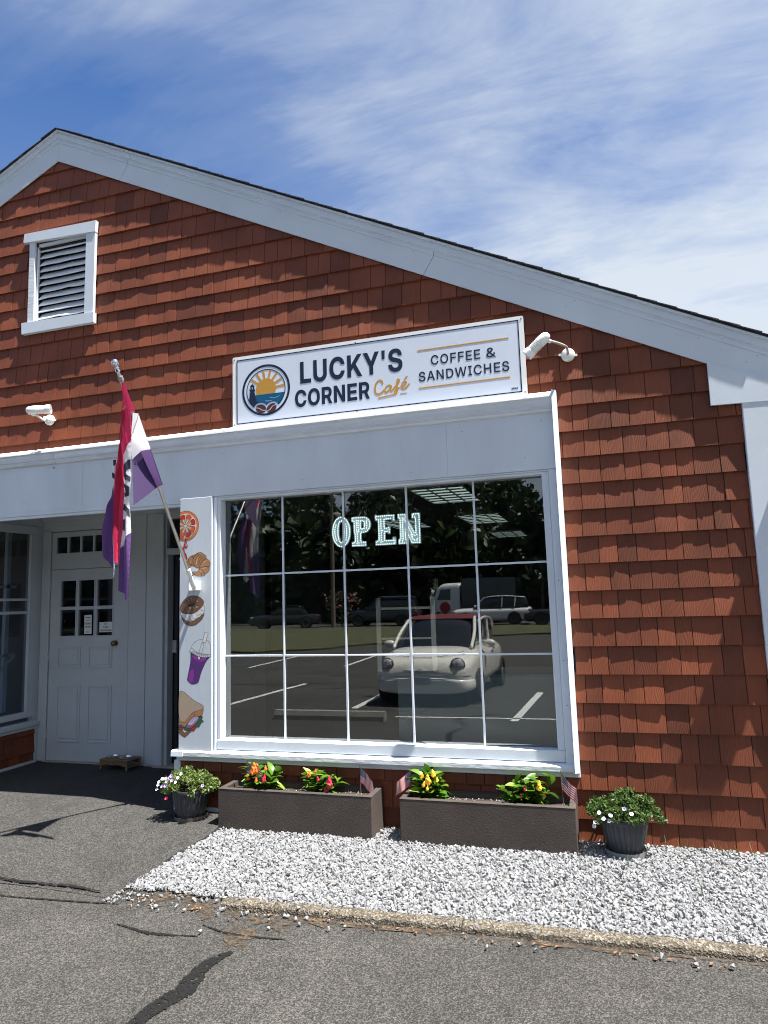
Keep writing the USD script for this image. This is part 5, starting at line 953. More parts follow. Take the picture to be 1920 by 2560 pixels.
obj("thumb_screw", [tube([PB + pd * .10 + np.array([.015, 0, 0]), PB + pd * .10 + np.array([.045, -.004, .01])], .004, 6), T(lathe([(0, .004), (.006, .003), (.006, 0)], 8), frame_to((0, -1, 0)), (-3.185, -0.100, 1.785)), T(lathe([(0, .004), (.006, .003), (.006, 0)], 8), frame_to((0, -1, 0)), (-3.118, -0.100, 1.785))], "black_metal", br)
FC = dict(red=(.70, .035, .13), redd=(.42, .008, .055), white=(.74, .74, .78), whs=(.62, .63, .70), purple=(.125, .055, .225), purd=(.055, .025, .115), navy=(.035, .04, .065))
def panel3(pts, fold=None, plane=True):
    """A cloth panel filled between its 3D outline points (mm): triangulated in sight-line coordinates, so that strongly slanted panels stay well shaped."""
    from scipy.spatial import Delaunay
    from scipy.interpolate import LinearNDInterpolator, NearestNDInterpolator
    p = np.array(pts, float) / 1000.0; D = p[:, 1] + 5.075; uv = np.stack([p[:, 0] / D, (p[:, 2] - 1.65) / D], 1) * 4.13
    g = Polygon(uv).buffer(0); q = [np.array(x.segmentize(0.012).exterior.coords)[:-1] for x in polys(g)]
    b = g.bounds; gx, gz = np.meshgrid(np.arange(b[0], b[2], 0.013), np.arange(b[1], b[3], 0.022)); gi = g.buffer(-0.006)
    inner = np.array([(x, z) for x, z in zip(gx.ravel() + 0.0065 * (np.round((gz.ravel() - b[1]) / 0.022) % 2), gz.ravel()) if gi.contains(Point(x, z))]).reshape(-1, 2)
    P2 = np.vstack(q + [inner]); f = Delaunay(P2).simplices; c = P2[f].mean(1); gg = g.buffer(1e-5); f = f[[gg.contains(Point(x)) for x in c]]
    if plane: y = np.interp(P2[:, 1], [0.55, 1.35], [0.0, 0.0]) + np.interp(P2[:, 1], [0.72, 1.62], [-0.945, -1.115])
    else:
        y = LinearNDInterpolator(uv, p[:, 1])(P2); bad = np.isnan(y); y[bad] = NearestNDInterpolator(uv, p[:, 1])(P2[bad])
    D2 = y + 5.075; V = np.stack([P2[:, 0] * D2 / 4.13, y, P2[:, 1] * D2 / 4.13 + 1.65], 1)
    if fold is not None: V[:, 1] += fold(V[:, 0], V[:, 2])
    m = trimesh.Trimesh(V, f, process=False); w = m.face_normals[:, 1] > 0; ff = m.faces.copy(); ff[w] = ff[w][:, ::-1]
    return trimesh.Trimesh(V, ff, process=False)
def fold_fn(x, z):
    """Hanging pleats: ridge and valley lines that fan out downwards from the hoist."""
    c = -3.235 + 0.05 * np.clip((z - 2.2) / 0.8, 0, 1); d = np.clip((3.15 - z) / 0.6, 0.15, 1.0)
    return d * 0.020 * np.sin((x - c) * 62.0 + 0.6 * np.sin(z * 3.1)) + 0.004 * np.sin(x * 150 + z * 9)
def flag_part(name, key, col, off, label=None, fold=fold_fn):
    m = panel3(FLAG[key], lambda x, z: fold(x, z) + off, not name.startswith("back"))
    obj(name, m, "cloth", cl, label, smooth=True, ink=np.tile(FC[col], (len(m.vertices), 1)))
nofold = lambda x, z: 0.012 * np.sin(x * 30 + z * 6)
m0 = panel3(FLAG["red"], lambda x, z: fold_fn(x, z))
cl = obj("cloth", m0, "cloth", fl, "red front pleat of the flag", smooth=True, ink=np.tile(FC["red"], (len(m0.vertices), 1)))
flag_part("hoist_wrap", "sleeve_red", "red", -0.010, None, nofold)
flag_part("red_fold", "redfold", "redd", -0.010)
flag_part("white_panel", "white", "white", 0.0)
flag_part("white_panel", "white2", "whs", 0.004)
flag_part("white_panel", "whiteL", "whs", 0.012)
flag_part("purple_panel", "purple", "purple", 0.0)
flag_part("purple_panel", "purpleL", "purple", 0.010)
for k in ("n1", "n2", "n3", "n4"): flag_part("letter_stroke", k, "navy", -0.004)
for k in ("n5", "n6"): flag_part("letter_stroke", k, "navy", 0.004)
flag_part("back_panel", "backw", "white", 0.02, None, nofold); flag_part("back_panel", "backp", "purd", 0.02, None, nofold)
flag_part("back_sleeve", "backs", "purple", 0.012, None, nofold)

# ---------------------------------------------------------------- planter boxes
def planter(x0, x1, label, seed):
    r = np.random.RandomState(seed); y0, y1, h, t = -0.318, -0.036, 0.296, 0.042
    p = thing("planter_box", label, "planter", (x0, y0, -0.004)); w, d = x1 - x0, y1 - y0; k = 0.006
    def shell(dx, z): return np.array([(dx, dx, z), (w - dx, dx, z), (w - dx, d - dx, z), (dx, d - dx, z)])
    outer = sbox(0, 0, w, d).buffer(-k).buffer(k, 3); inner = sbox(t, t, w - t, d - t)
    rings = [(0, 0.0, 0.018), (0, 0.004, h - 0.006), (-0.005, 0.0, h)]
    body = trimesh.creation.extrude_polygon(outer.difference(inner), h, engine="earcut")
    low = trimesh.creation.extrude_polygon(inner.buffer(0.001), 0.19, engine="earcut")
    obj("box", [body, low], "planter", p)
    obj("rim", [m for m in (bx(-0.0015, w + 0.0015, -0.0015, t, h + 0.0005, h + 0.006, 0.003), bx(-0.0015, w + 0.0015, d - t, d + 0.0015, h + 0.0005, h + 0.006, 0.003), bx(-0.0015, t, t + 0.001, d - t - 0.001, h + 0.0005, h + 0.006, 0.003), bx(w - t, w + 0.0015, t + 0.001, d - t - 0.001, h + 0.0005, h + 0.006, 0.003))], "planter", p)
    n, m_ = 46, 9; V = []
    for j in range(m_):
        for i in range(n):
            V.append((t + (w - 2 * t) * i / (n - 1), t + (d - 2 * t) * j / (m_ - 1), 0.252 + 0.018 * meshkit.fbm(np.array([i * .5 + seed, j * .6, 0.0])) + r.normal(0, .002)))
    F = []
    for j in range(m_ - 1):
        for i in range(n - 1):
            q = (j * n + i, j * n + i + 1, (j + 1) * n + i + 1, (j + 1) * n + i); F += [(q[0], q[1], q[2]), (q[0], q[2], q[3])]
    so = obj("soil", trimesh.Trimesh(np.array(V), F, process=False), "soil", p)
    pr = [(t + 0.01 + (w - 2 * t - 0.02) * r.rand(), t + 0.01 + (d - 2 * t - .02) * r.rand(), 0.264 + .006 * r.rand()) for _ in range(170)]
    obj("perlite", scatter_rocks(pr, 0.0022 + 0.0022 * r.rand(len(pr)), r), "perlite", so, kind="stuff")
    return p
planter(-2.812, -1.608, "brown stucco planter box on the left, under the window beside the asphalt path", 31)
planter(-1.406, -0.237, "brown stucco planter box on the right, beside the grey pot on the gravel", 32)

def leaf_blade(length, width, bend, fold, n=5):
    V, F = [], []
    for i in range(n + 1):
        u = i / n; w = width * 0.5 * (math.sin(math.pi * min(u * 0.9 + 0.06, 1)) ** 0.8) * (1 if i < n else 0.03)
        s = length * u; z = -bend * length * u * u + 0.35 * length * u * 0; x = s * (1 - 0.18 * bend * u)
        V += [(x, -w, z + fold * w), (x, 0, z), (x, w, z + fold * w)]
    for i in range(n):
        for k in (0, 1):
            q = (3 * i + k, 3 * (i + 1) + k, 3 * (i + 1) + k + 1, 3 * i + k + 1); F += [(q[0], q[1], q[2]), (q[0], q[2], q[3])]
    return np.array(V), F
def plume(h, rad, r, lumps=46):
    out = []
    for k in range(lumps):
        u = k / lumps; a = k * 2.4; rr = rad * (1 - u) ** 0.7 * (0.5 + 0.6 * r.rand()); s = rad * (0.5 - 0.28 * u) * (0.7 + 0.6 * r.rand())
        m = trimesh.creation.icosphere(subdivisions=1, radius=1.0); m.apply_scale((s, s, s * 1.7)); m.apply_translation((rr * math.cos(a), rr * math.sin(a), h * u)); out.append(m)
    return trimesh.util.concatenate(out)
def celosia(loc, label, size, nleaf, plumes, seed):
    r = np.random.RandomState(seed); t = thing("celosia_plant", label, "plant", loc, 0, None); stems = []
    ns = 9; bases = [(0.078 * r.normal(), 0.038 * r.normal(), 0.07 + 0.075 * r.rand()) for _ in range(ns)]
    for (bx_, by_, hh) in bases: stems.append(tube([(bx_ * .4, by_ * .4, 0), (bx_, by_, hh * size)], 0.0035, 6))
    obj("stem", stems, "leaf", t)
    for k in range(nleaf):
        u = k / nleaf; bx_, by_, hh = bases[k % ns]; a = r.rand() * 6.28 if k % 3 else -1.57 + r.normal(0, .9); pitch = math.radians(-14 + 84 * u + r.normal(0, 10)); pitch = max(pitch, math.radians(40) * max(0, -math.sin(a))); L = (0.110 - 0.030 * u) * (0.75 + 0.5 * r.rand()) * size
        V, F = leaf_blade(L, L * (0.42 + 0.1 * r.rand()), (0.45 + 0.5 * r.rand()) * (0.45 if math.sin(a) < -0.3 else 1.0), 0.35 + 0.2 * r.rand())
        cp, sp, ca, sa = math.cos(pitch), math.sin(pitch), math.cos(a), math.sin(a); tw = r.normal(0, .35)
        Rx = np.array([[1, 0, 0], [0, math.cos(tw), -math.sin(tw)], [0, math.sin(tw), math.cos(tw)]]); R = np.array([[ca, -sa, 0], [sa, ca, 0], [0, 0, 1]]) @ np.array([[cp, 0, -sp], [0, 1, 0], [sp, 0, cp]]) @ Rx
        z0 = hh * size * (0.15 + 0.85 * u); p0 = np.array([bx_ * (0.4 + .6 * u), by_ * (0.4 + .6 * u), z0])
        obj("leaf", trimesh.Trimesh(V @ R.T + p0, F, process=False), "leaf", t, smooth=True)
    for (x, y, z, h, c) in plumes:
        x, y, z, h = x * 1.15, y - 0.03, z * 1.22, h * 0.95
        obj("flower_plume", T(plume(h, h * 0.30, r), frame_to((0.12 * r.normal(), -0.15, 1)), (x, y, z)), c, t, smooth=True)
        obj("stem", tube([(x * .5, y * .5, 0.05), (x, y, z + .01)], 0.003, 6), "leaf", t)
PZ = 0.262
celosia((-2.515, -0.160, PZ), "large leafy plant with tall orange and one crimson plume, leftmost in the left planter", 1.2, 108, [(-.035, -.05, .115, .075, "orange"), (-.075, -.05, .075, .035, "orange"), (.05, -.05, .135, .035, "orange"), (.05, -.085, .075, .05, "red"), (-.005, -.08, .07, .028, "orange"), (.0, -.07, .16, .02, "orange")], 41)
celosia((-2.045, -0.160, PZ), "leafy plant with a crimson plume at its right side in the left planter", 1.08, 92, [(-.055, -.05, .11, .040, "orange"), (.085, -.06, .06, .07, "red"), (.01, -.06, .09, .03, "red"), (.06, -.07, .03, .03, "red"), (-.02, -.03, .13, .025, "orange")], 42)
celosia((-1.205, -0.160, PZ), "leafy plant with golden yellow plumes in the right planter", 1.15, 104, [(-.01, -.06, .105, .06, "yellow"), (-.055, -.03, .125, .04, "yellow"), (.045, -.05, .115, .03, "yellow"), (-.01, -.09, .075, .03, "yellow"), (.02, -.03, .14, .045, "yellow"), (-.035, -.07, .09, .035, "yellow")], 43)
celosia((-0.535, -0.160, PZ), "leafy plant with mixed yellow and dark red plumes in the right planter", 1.1, 104, [(.06, -.05, .10, .055, "yellow"), (-.02, -.05, .09, .035, "red"), (.035, -.03, .12, .025, "orange"), (.02, -.02, .13, .02, "red"), (-.045, -.05, .05, .03, "red"), (.085, -.04, .07, .03, "orange")], 44)

def mini_flag(loc, label, top, cloth_dir, lean=(0, 0), seed=0):
    t = thing("small_flag", label, "flag", loc, 0, None)
    obj("stick", [tube([(0, 0, -0.06), (lean[0], lean[1], top)], 0.0022, 6)], "bamboo", t)
    obj("tip", T(lathe([(0, .012), (.003, .004), (.0034, 0), (0, -.003)], 8), None, (lean[0], lean[1], top)), "brass", t)
    nu, nv = 27, 13; d = np.array(cloth_dir, float); hoist = 0.112; V, F, C = [], [], []
    red, wh, bl = (.42, .008, .02), (.58, .58, .60), (.012, .02, .085)
    g = lambda u, v: np.array([lean[0] * (top - hoist * v) / top, lean[1], top - 0.006 - hoist * v * (1 - .25 * u)]) + d * (0.165 * u) + np.array([0, -0.016 * math.sin(u * 8 + v * 2 + seed) * (0.2 + u), -0.02 * u * v])
    for j in range(nv):
        for i in range(nu - 1):
            b = len(V); V += [g(i / (nu - 1), j / nv), g((i + 1) / (nu - 1), j / nv), g((i + 1) / (nu - 1), (j + 1) / nv), g(i / (nu - 1), (j + 1) / nv)]; F += [(b, b + 1, b + 2), (b, b + 2, b + 3)]
            c = bl if (i < 11 and j < 7) else (red if j % 2 == 0 else wh)
            if c is bl and (i + j) % 2 == 0 and 0 < i < 10: c = tuple(.55 * x + .25 for x in bl)
            C += [c] * 4
    obj("cloth", trimesh.Trimesh(np.array(V), F, process=False), "cloth", t, smooth=False, ink=np.array(C))
mini_flag((-2.625, -0.215, PZ), "small striped stick flag half hidden behind the orange plumed plant", 0.215, (.80, -.05, -.28), (0.0, 0), 0)
mini_flag((-1.735, -0.17, PZ), "small striped stick flag at the right end of the left planter", 0.205, (.62, -.16, -.50), (-0.004, 0), 1)
mini_flag((-1.375, -0.20, PZ - .01), "small striped stick flag at the left end of the right planter", 0.215, (-.62, -.16, -.48), (0.028, 0), 2)
mini_flag((-0.315, -0.19, PZ), "small striped stick flag at the right end of the right planter", 0.225, (.58, -.16, -.54), (-0.010, 0), 3)

# ---------------------------------------------------------------- round flower pots
def flower_pot(loc, rim, base, h, label, clear, seed):
    t = thing("flower_pot", label, "flower pot", loc); n = 96; an = np.arange(n) * 2 * math.pi / n
    rib = np.where((np.arange(n) % 4) == 0, 0.965, 1.0); prof = [(base * .2, 0.012), (base, 0.012), (base * 1.03, 0.02)] + [(base + (rim - base) * (1 - (1 - u) ** 1.6), 0.02 + (h - 0.045) * u) for u in np.linspace(0.06, 1, 9)]
    V = []
    for k, (rr, z) in enumerate(prof):
        q = rib if k >= 2 else np.ones(n); V.append(np.stack([rr * q * np.cos(an), rr * q * np.sin(an), np.full(n, z)], 1))
    V = np.vstack(V); F = []
    for i in range(len(prof) - 1):
        for j in range(n):
            q = (i * n + j, i * n + (j + 1) % n, (i + 1) * n + (j + 1) % n, (i + 1) * n + j); F += [(q[0], q[1], q[2]), (q[0], q[2], q[3])]
    obj("pot", trimesh.Trimesh(V, F, process=False), "pot", t)
    obj("rim", lathe([(rim * .97, h - .026), (rim * 1.02, h - .024), (rim * 1.035, h - .012), (rim * 1.02, h), (rim * .93, h), (rim * .91, h - .03)], 48), "pot", t, smooth=40)
    obj("soil", lathe([(0, h - .028), (rim * .93, h - .03)], 32), "soil", t)
    obj("saucer", lathe([(0, .004), (base * 1.15, .004), (base * 1.22, .03), (base * 1.27, .031), (base * 1.22, .0), (0, .0)], 40), "saucer_clear" if clear else "saucer", t, smooth=40)
flower_pot((-3.125, -0.185, 0.030), 0.140, 0.102, 0.225, "dark ribbed flower pot on a brown saucer on the asphalt", False, 1)
flower_pot((0.052, -0.205, 0.012), 0.146, 0.102, 0.225, "dark ribbed flower pot standing on the white gravel", True, 2)
def petunia(loc, size, label, blooms, seed, lop):
    r = np.random.RandomState(seed); t = thing("petunia_plant", label, "plant", loc); V, F, n = [], [], 0
    cent = [(math.sqrt(q) * math.cos(a), math.sqrt(q) * math.sin(a), .25 + .75 * c) for q, a, c in zip(1.1 * r.rand(84), 6.283 * r.rand(84), r.rand(84))]
    for cx, cy, cz in cent:
        rad = math.hypot(cx, cy)
        if rad > 1.05: cx, cy = cx / rad, cy / rad
        px, py = cx * size[0] + lop * size[0] * .2 * cz, cy * size[1]; pz = size[2] * (0.2 + 0.8 * cz) * (1 - 0.62 * min(rad, 1.0) ** 2) - 0.05 * max(rad - .7, 0)
        for k in range(44):
            d = r.normal(0, 1, 3); d /= np.linalg.norm(d) + 1e-9; q = np.array([px, py, pz]) + d * np.array([.036, .036, .030]) * r.rand() ** .4; L = 0.009 + 0.009 * r.rand(); a = rot_rand(r)
            b = np.array([(-L, 0, 0), (0, -L * .42, .001), (L, 0, 0), (0, L * .42, .001)]) @ a.T + q; V.append(b); F += [(n, n + 1, n + 2), (n, n + 2, n + 3)]; n += 4
    obj("foliage", trimesh.Trimesh(np.vstack(V), F, process=False), "small_leaf", t, kind="stuff")
    st = [tube([(0, 0, -.03), (c[0] * size[0] * .5, c[1] * size[1] * .5, .06), (c[0] * size[0], c[1] * size[1], size[2] * .3)], .0016, 4) for c in cent[:26]]
    obj("stems", st, "small_leaf", t)
    for (x, y, z, c) in blooms:
        x, y = x * .86, y * .86 - 0.03
        nn = 20; an = np.arange(nn) * 2 * math.pi / nn; rr = 0.0122 * (1 + .10 * np.cos(5 * an)); W = [np.stack([.0025 * np.cos(an), .0025 * np.sin(an), np.full(nn, -.012)], 1), np.stack([.45 * rr * np.cos(an), .45 * rr * np.sin(an), np.full(nn, .0005)], 1), np.stack([rr * np.cos(an), rr * np.sin(an), .002 + .002 * np.cos(10 * an)], 1)]
        W = np.vstack(W); G = []
        for i in range(2):
            for j in range(nn): q = (i * nn + j, i * nn + (j + 1) % nn, (i + 1) * nn + (j + 1) % nn, (i + 1) * nn + j); G += [(q[0], q[1], q[2]), (q[0], q[2], q[3])]
        obj("bloom", T(trimesh.Trimesh(W, G, process=False), frame_to((x * 1.2 + .1 * r.normal(), -1.0, .75)), (x, y, z)), c, t, smooth=True)
pw, pp, pr = "petal_white", "petal_purple", "petal_red"
petunia((-3.125, -0.185, 0.245), (.225, .17, .145), "white and purple petunias spilling over the pot on the asphalt", [(-.26, -.09, .045, pw), (-.23, -.12, .075, pw), (-.21, -.10, .095, pw), (-.185, -.12, .10, pw), (-.15, -.13, .105, pw), (-.25, -.12, .02, pw), (-.10, -.15, .115, pp), (-.125, -.16, .09, pp), (-.085, -.15, .13, pp), (-.13, -.17, .06, pp), (-.165, -.17, .055, pp), (-.07, -.16, .10, pp), (-.03, -.13, .115, pw), (-.01, -.11, .14, pw), (-.045, -.14, .085, pw), (-.12, -.17, -.03, pr), (.20, -.1, .06, pp)], 51, -.4)
petunia((0.052, -0.205, 0.225), (.215, .17, .165), "sparsely flowering petunias in the pot on the gravel", [(-.17, -.12, .06, pw), (-.14, -.14, .03, pw), (-.20, -.12, .0, pw), (-.09, -.15, .055, pw), (.005, -.16, .10, pp), (.055, -.15, .07, pw), (.12, -.14, .035, pp), (-.21, -.1, -.03, pw), (-.10, -.15, .02, pw)], 52, .2)

# ---------------------------------------------------------------- dog bowls
dg = thing("bowl_stand", "low bamboo stand for two bowls beside the white door", "stand", (-4.755, 1.075, 0.047), -4.0)
obj("top", bx(-.175, .175, -.105, .105, .082, .100, .004), "bamboo", dg)
arch = Polygon([(-.16, .081), (.16, .081), (.16, .045)] + [(.13 * math.cos(a), .035 + .022 * math.sin(a)) for a in np.linspace(0.05, math.pi - .05, 12)] + [(-.16, .045)])
for y in (-.104, .090): obj("apron", prism(arch, y, y + .014), "bamboo", dg)
for x in (-.172, .152):
    for y in (-.102, .082): obj("leg", bx(x, x + .020, y, y + .020, 0, .081, .003), "bamboo", dg)
    obj("side_rail", bx(x + .003, x + .017, -.08, .08, .02, .04), "bamboo", dg)
for s, w in ((-1, "left"), (1, "right")):
    a = math.radians(-4); x = -4.755 + s * .082 * math.cos(a); y = 1.075 + s * .082 * math.sin(a)
    single("pet_bowl", T(lathe([(.068, .112), (.064, .1015), (.070, .101), (.074, .110), (.068, .113), (.058, .098), (.045, .07), (0, .066)], 32), None, (x, y, .0475)), "steel", "shiny steel bowl in the %s hole of the bamboo stand" % w, "bowl", smooth=50)

# ---------------------------------------------------------------- paper notices behind the door's panes
def notice(name, label, x0, x1, z0, z1, lines, y=RY + 0.0155):
    t = thing(name, label, "notice", (x0, y, z0)); obj("sheet", prism(rect(0, 0, x1 - x0, z1 - z0), 0, 0.0012), "paper", t)
    for txt, cx, z, h, sx in lines:
        if txt == "<-":
            m = [prism(Polygon([(cx - .02, z), (cx - .008, z + .010), (cx - .008, z - .010)]).union(rect(cx - .009, z - .0018, cx + .02, z + .0018)), -.0012, -.0004)]
        else:
            m = meshkit.text_mesh(txt, h, 0.0008, True); b = m.bounds; m.apply_translation((-(b[0][0] + b[1][0]) / 2, 0, 0)); m.apply_scale((sx, 1, 1)); v = m.vertices; m.vertices = np.stack([v[:, 0] + cx, -v[:, 2] - .0003, v[:, 1] + z], 1); m = [m]
        obj("lettering", m, "black_ink", t)
notice("door_notice", "tall narrow paper notice please use FRONT DOOR in the middle door pane", -5.385, -5.288, 1.383, 1.588, [("please", .0485, .172, .014, 1), ("use", .0485, .14, .012, 1), ("FRONT", .0485, .102, .018, 1), ("DOOR", .0485, .068, .018, 1), ("<-", .0485, .022, .02, 1)])
notice("door_notice", "wide paper notice NO Public REST ROOMS in the right door pane", -5.188, -5.018, 1.400, 1.508, [("NO", .085, .079, .015, 1.1), ("Public", .085, .046, .016, 1.1), ("REST", .045, .012, .016, 1.0), ("ROOMS", .118, .012, .016, 1.0)])
# ---------------------------------------------------------------- what stands behind the camera and shows in the window: car park, cars, trees
def loft(stations, n=28, e=3.2):
    """stations: (y, half width, z low, z high); a closed rounded body along y."""
    an = np.arange(n) * 2 * math.pi / n; V, F = [], []
    for y, w, z0, z1 in stations:
        c, s = np.cos(an), np.sin(an); V.append(np.stack([w * np.sign(c) * np.abs(c) ** (2 / e), np.full(n, y), (z0 + z1) / 2 + (z1 - z0) / 2 * np.sign(s) * np.abs(s) ** (2 / e)], 1))
    k = len(stations)
    for i in range(k - 1):
        for j in range(n): q = (i * n + j, i * n + (j + 1) % n, (i + 1) * n + (j + 1) % n, (i + 1) * n + j); F += [(q[0], q[2], q[1]), (q[0], q[3], q[2])]
    V = np.vstack(V); c0 = len(V); V = np.vstack([V, V[:n].mean(0), V[(k - 1) * n:k * n].mean(0)])
    for j in range(n): F += [(c0, j, (j + 1) % n), (c0 + 1, (k - 1) * n + (j + 1) % n, (k - 1) * n + j)]
    return trimesh.Trimesh(V, F, process=False)
def smooth_st(st, m=5):
    st = np.array(st, float); t = np.arange(len(st)); tt = np.linspace(0, len(st) - 1, (len(st) - 1) * m + 1)
    from scipy.interpolate import PchipInterpolator
    return [tuple(PchipInterpolator(t, st)(x)) for x in tt]
def wheel(parent, x, y, r, w, side):
    R = np.array([[0, 0, side], [0, 1, 0], [-side, 0, 0]], float)
    ty = obj("tyre", T(lathe([(r * .62, w / 2), (r * .92, w / 2), (r, w * .3), (r, -w * .3), (r * .92, -w / 2), (r * .62, -w / 2)], 28), R, (x, y, r)), "tyre", parent, smooth=40)
    sp = [T(lathe([(0, w * .42), (r * .18, w * .42), (r * .18, w * .2), (0, w * .2)], 14), R, (x, y, r)), T(lathe([(r * .58, w * .46), (r * .66, w * .48), (r * .66, -w * .3), (r * .58, -w * .3)], 28), R, (x, y, r))]
    for k in range(7):
        a = k * 2 * math.pi / 7; d = np.array([math.cos(a), math.sin(a), 0]); p = np.array([-d[1], d[0], 0])
        m = hull(np.vstack([[d * r * .12 + s * p * r * .07 + np.array([0, 0, zz]) for s in (-1, 1) for zz in (w * .28, w * .42)], [d * r * .60 + s * p * r * .10 + np.array([0, 0, zz]) for s in (-1, 1) for zz in (w * .26, w * .40)]])); sp.append(T(m, R, (x, y, r)))
    obj("rim", sp, "wheel", ty)
    obj("rim_well", T(lathe([(0, -w * .1), (r * .6, -w * .1)], 20), R, (x, y, r)), "dark", ty)

def small_car(loc, rotz):
    c = thing("parked_car", "small rounded cream car with red soft top parked facing the shop window", "car", loc, rotz)
    body = smooth_st([(-1.76, .46, .40, .72), (-1.70, .66, .26, .86), (-1.45, .76, .20, .93), (-.9, .805, .19, .95), (0, .81, .19, .945), (.75, .81, .19, .95), (1.10, .80, .19, .925), (1.38, .775, .19, .865), (1.56, .745, .20, .80), (1.66, .70, .21, .74), (1.72, .64, .23, .66), (1.755, .54, .26, .56)])
    obj("body", loft(body, 48, 4.0), "car_white", c, smooth=True)
    gh = smooth_st([(-1.62, .50, .80, .90), (-1.45, .60, .80, 1.16), (-1.1, .64, .80, 1.38), (-.5, .645, .80, 1.46), (.0, .64, .80, 1.455), (.32, .64, .80, 1.36), (.62, .66, .80, 1.16), (.88, .68, .80, .97), (1.0, .66, .80, .90)])
    obj("window_glass", loft(gh, 36, 3.4), "car_glass", c, smooth=True)
    rf = smooth_st([(-1.42, .52, 1.06, 1.175), (-1.1, .60, 1.26, 1.395), (-.5, .625, 1.35, 1.478), (-.05, .62, 1.39, 1.474), (.14, .60, 1.39, 1.445), (.24, .56, 1.385, 1.41)])
    obj("soft_top", loft(rf, 32, 3.0), "car_red", c, smooth=True)
    for s in (-1, 1):
        obj("windscreen_pillar", [tube(catmull([(s * .665, 1.02, .92), (s * .655, .66, 1.15), (s * .60, .32, 1.36), (s * .575, .15, 1.425)], 6, False), .030, 8), tube(catmull([(s * .645, .25, 1.36), (s * .668, -.3, 1.41), (s * .66, -1.0, 1.33), (s * .60, -1.4, 1.12)], 6, False), .028, 8)], "car_white", c, smooth=True)
        obj("door_pillar", tube([(s * .69, -.42, .92), (s * .655, -.45, 1.40)], .03, 8), "car_white", c)
        m = trimesh.creation.icosphere(subdivisions=3); m.apply_scale((.105, .07, .075)); m.apply_translation((s * .88, .55, .96)); m2 = tube([(s * .78, .58, .93), (s * .85, .56, .95)], .022, 8)
        obj("wing_mirror", [m, m2], "car_white", c, smooth=True)
        hl = obj("headlight", T(lathe([(0, .035), (.05, .032), (.085, .020), (.10, .0), (.10, -.08)], 28), frame_to((s * .24, 1, .16)), (s * .575, 1.690, .690)), "lens", c, smooth=True)
        obj("headlight_ring", T(lathe([(.096, .008), (.112, .004), (.116, -.02), (.10, -.03)], 30), frame_to((s * .24, 1, .16)), (s * .575, 1.690, .690)), "ring", hl, smooth=True)
        obj("bulb", T(lathe([(0, .05), (.03, .046), (.04, .030)], 16), frame_to((s * .24, 1, .16)), (s * .575, 1.690, .690)), "chrome", hl, smooth=True)
        fg = obj("fog_light", T(lathe([(0, .012), (.04, .010), (.055, 0), (.055, -.05)], 20), frame_to((s * .35, 1, .05)), (s * .575, 1.690, .475)), "lens", c, smooth=True)
        obj("bumper_bar", tube(catmull([(s * .18, 1.785, .43), (s * .36, 1.77, .43), (s * .54, 1.725, .43), (s * .66, 1.64, .43)], 5, False), .016, 8), "car_white", c, smooth=True)
        for y in (-1.13, 1.12):
            wheel(c, s * .735, y, .295, .19, s)
            obj("wheel_arch", T(lathe([(0, .0), (.335, .0), (.335, -.12), (0, -.12)], 30), np.array([[0, 0, s], [0, 1, 0], [-s, 0, 0]], float), (s * .742, y, .31)), "dark", c)
        obj("door_handle", bx(s * .80, s * .826, -.30, -.14, .80, .83, .005), "chrome", c)
    obj("air_intake", [hull([(x, yy, z) for x, y in ((-.55, 1.70), (-.3, 1.782), (.3, 1.782), (.55, 1.70)) for yy in (y, y - .1) for z in (.285, .35)])], "tyre", c)
    obj("bumper", loft(smooth_st([(1.30, .80, .20, .47), (1.55, .775, .20, .49), (1.68, .72, .20, .49), (1.755, .62, .21, .48), (1.785, .48, .23, .46)]), 36, 4.0), "car_white", c, smooth=True)
    obj("bumper_seam", tube(catmull([(-.74, 1.58, .50), (-.66, 1.70, .50), (-.45, 1.765, .50), (0, 1.79, .50), (.45, 1.765, .50), (.66, 1.70, .50), (.74, 1.58, .50)], 6, False), .006, 6), "tyre", c)
    obj("badge", T(lathe([(0, .012), (.04, .010), (.05, 0), (.05, -.03)], 24), frame_to((0, 1, .35)), (0, 1.765, .60)), "lens", c, smooth=True)
    obj("trim_bar", tube(catmull([(-.34, 1.725, .60), (-.12, 1.765, .585), (.12, 1.765, .585), (.34, 1.725, .60)], 5, False), .010, 8), "chrome", c, smooth=True)
    obj("number_plate", bx(-.155, .155, 1.785, 1.80, .37, .50, .005), "plate", c)
    obj("bonnet_seam", tube(catmull([(-.62, 1.36, .89), (-.40, 1.53, .828), (0, 1.60, .80), (.40, 1.53, .828), (.62, 1.36, .89)], 6, False), .004, 6), "tyre", c)
    obj("dashboard", bx(-.5, .5, .35, .6, .90, .96), "tyre", c)
    return c
cr_ = small_car((-2.69, -7.22, -0.006), 1.5); UsdGeom.Xformable(cr_).AddScaleOp().Set(Gf.Vec3f(1.0, 0.96, 0.925))

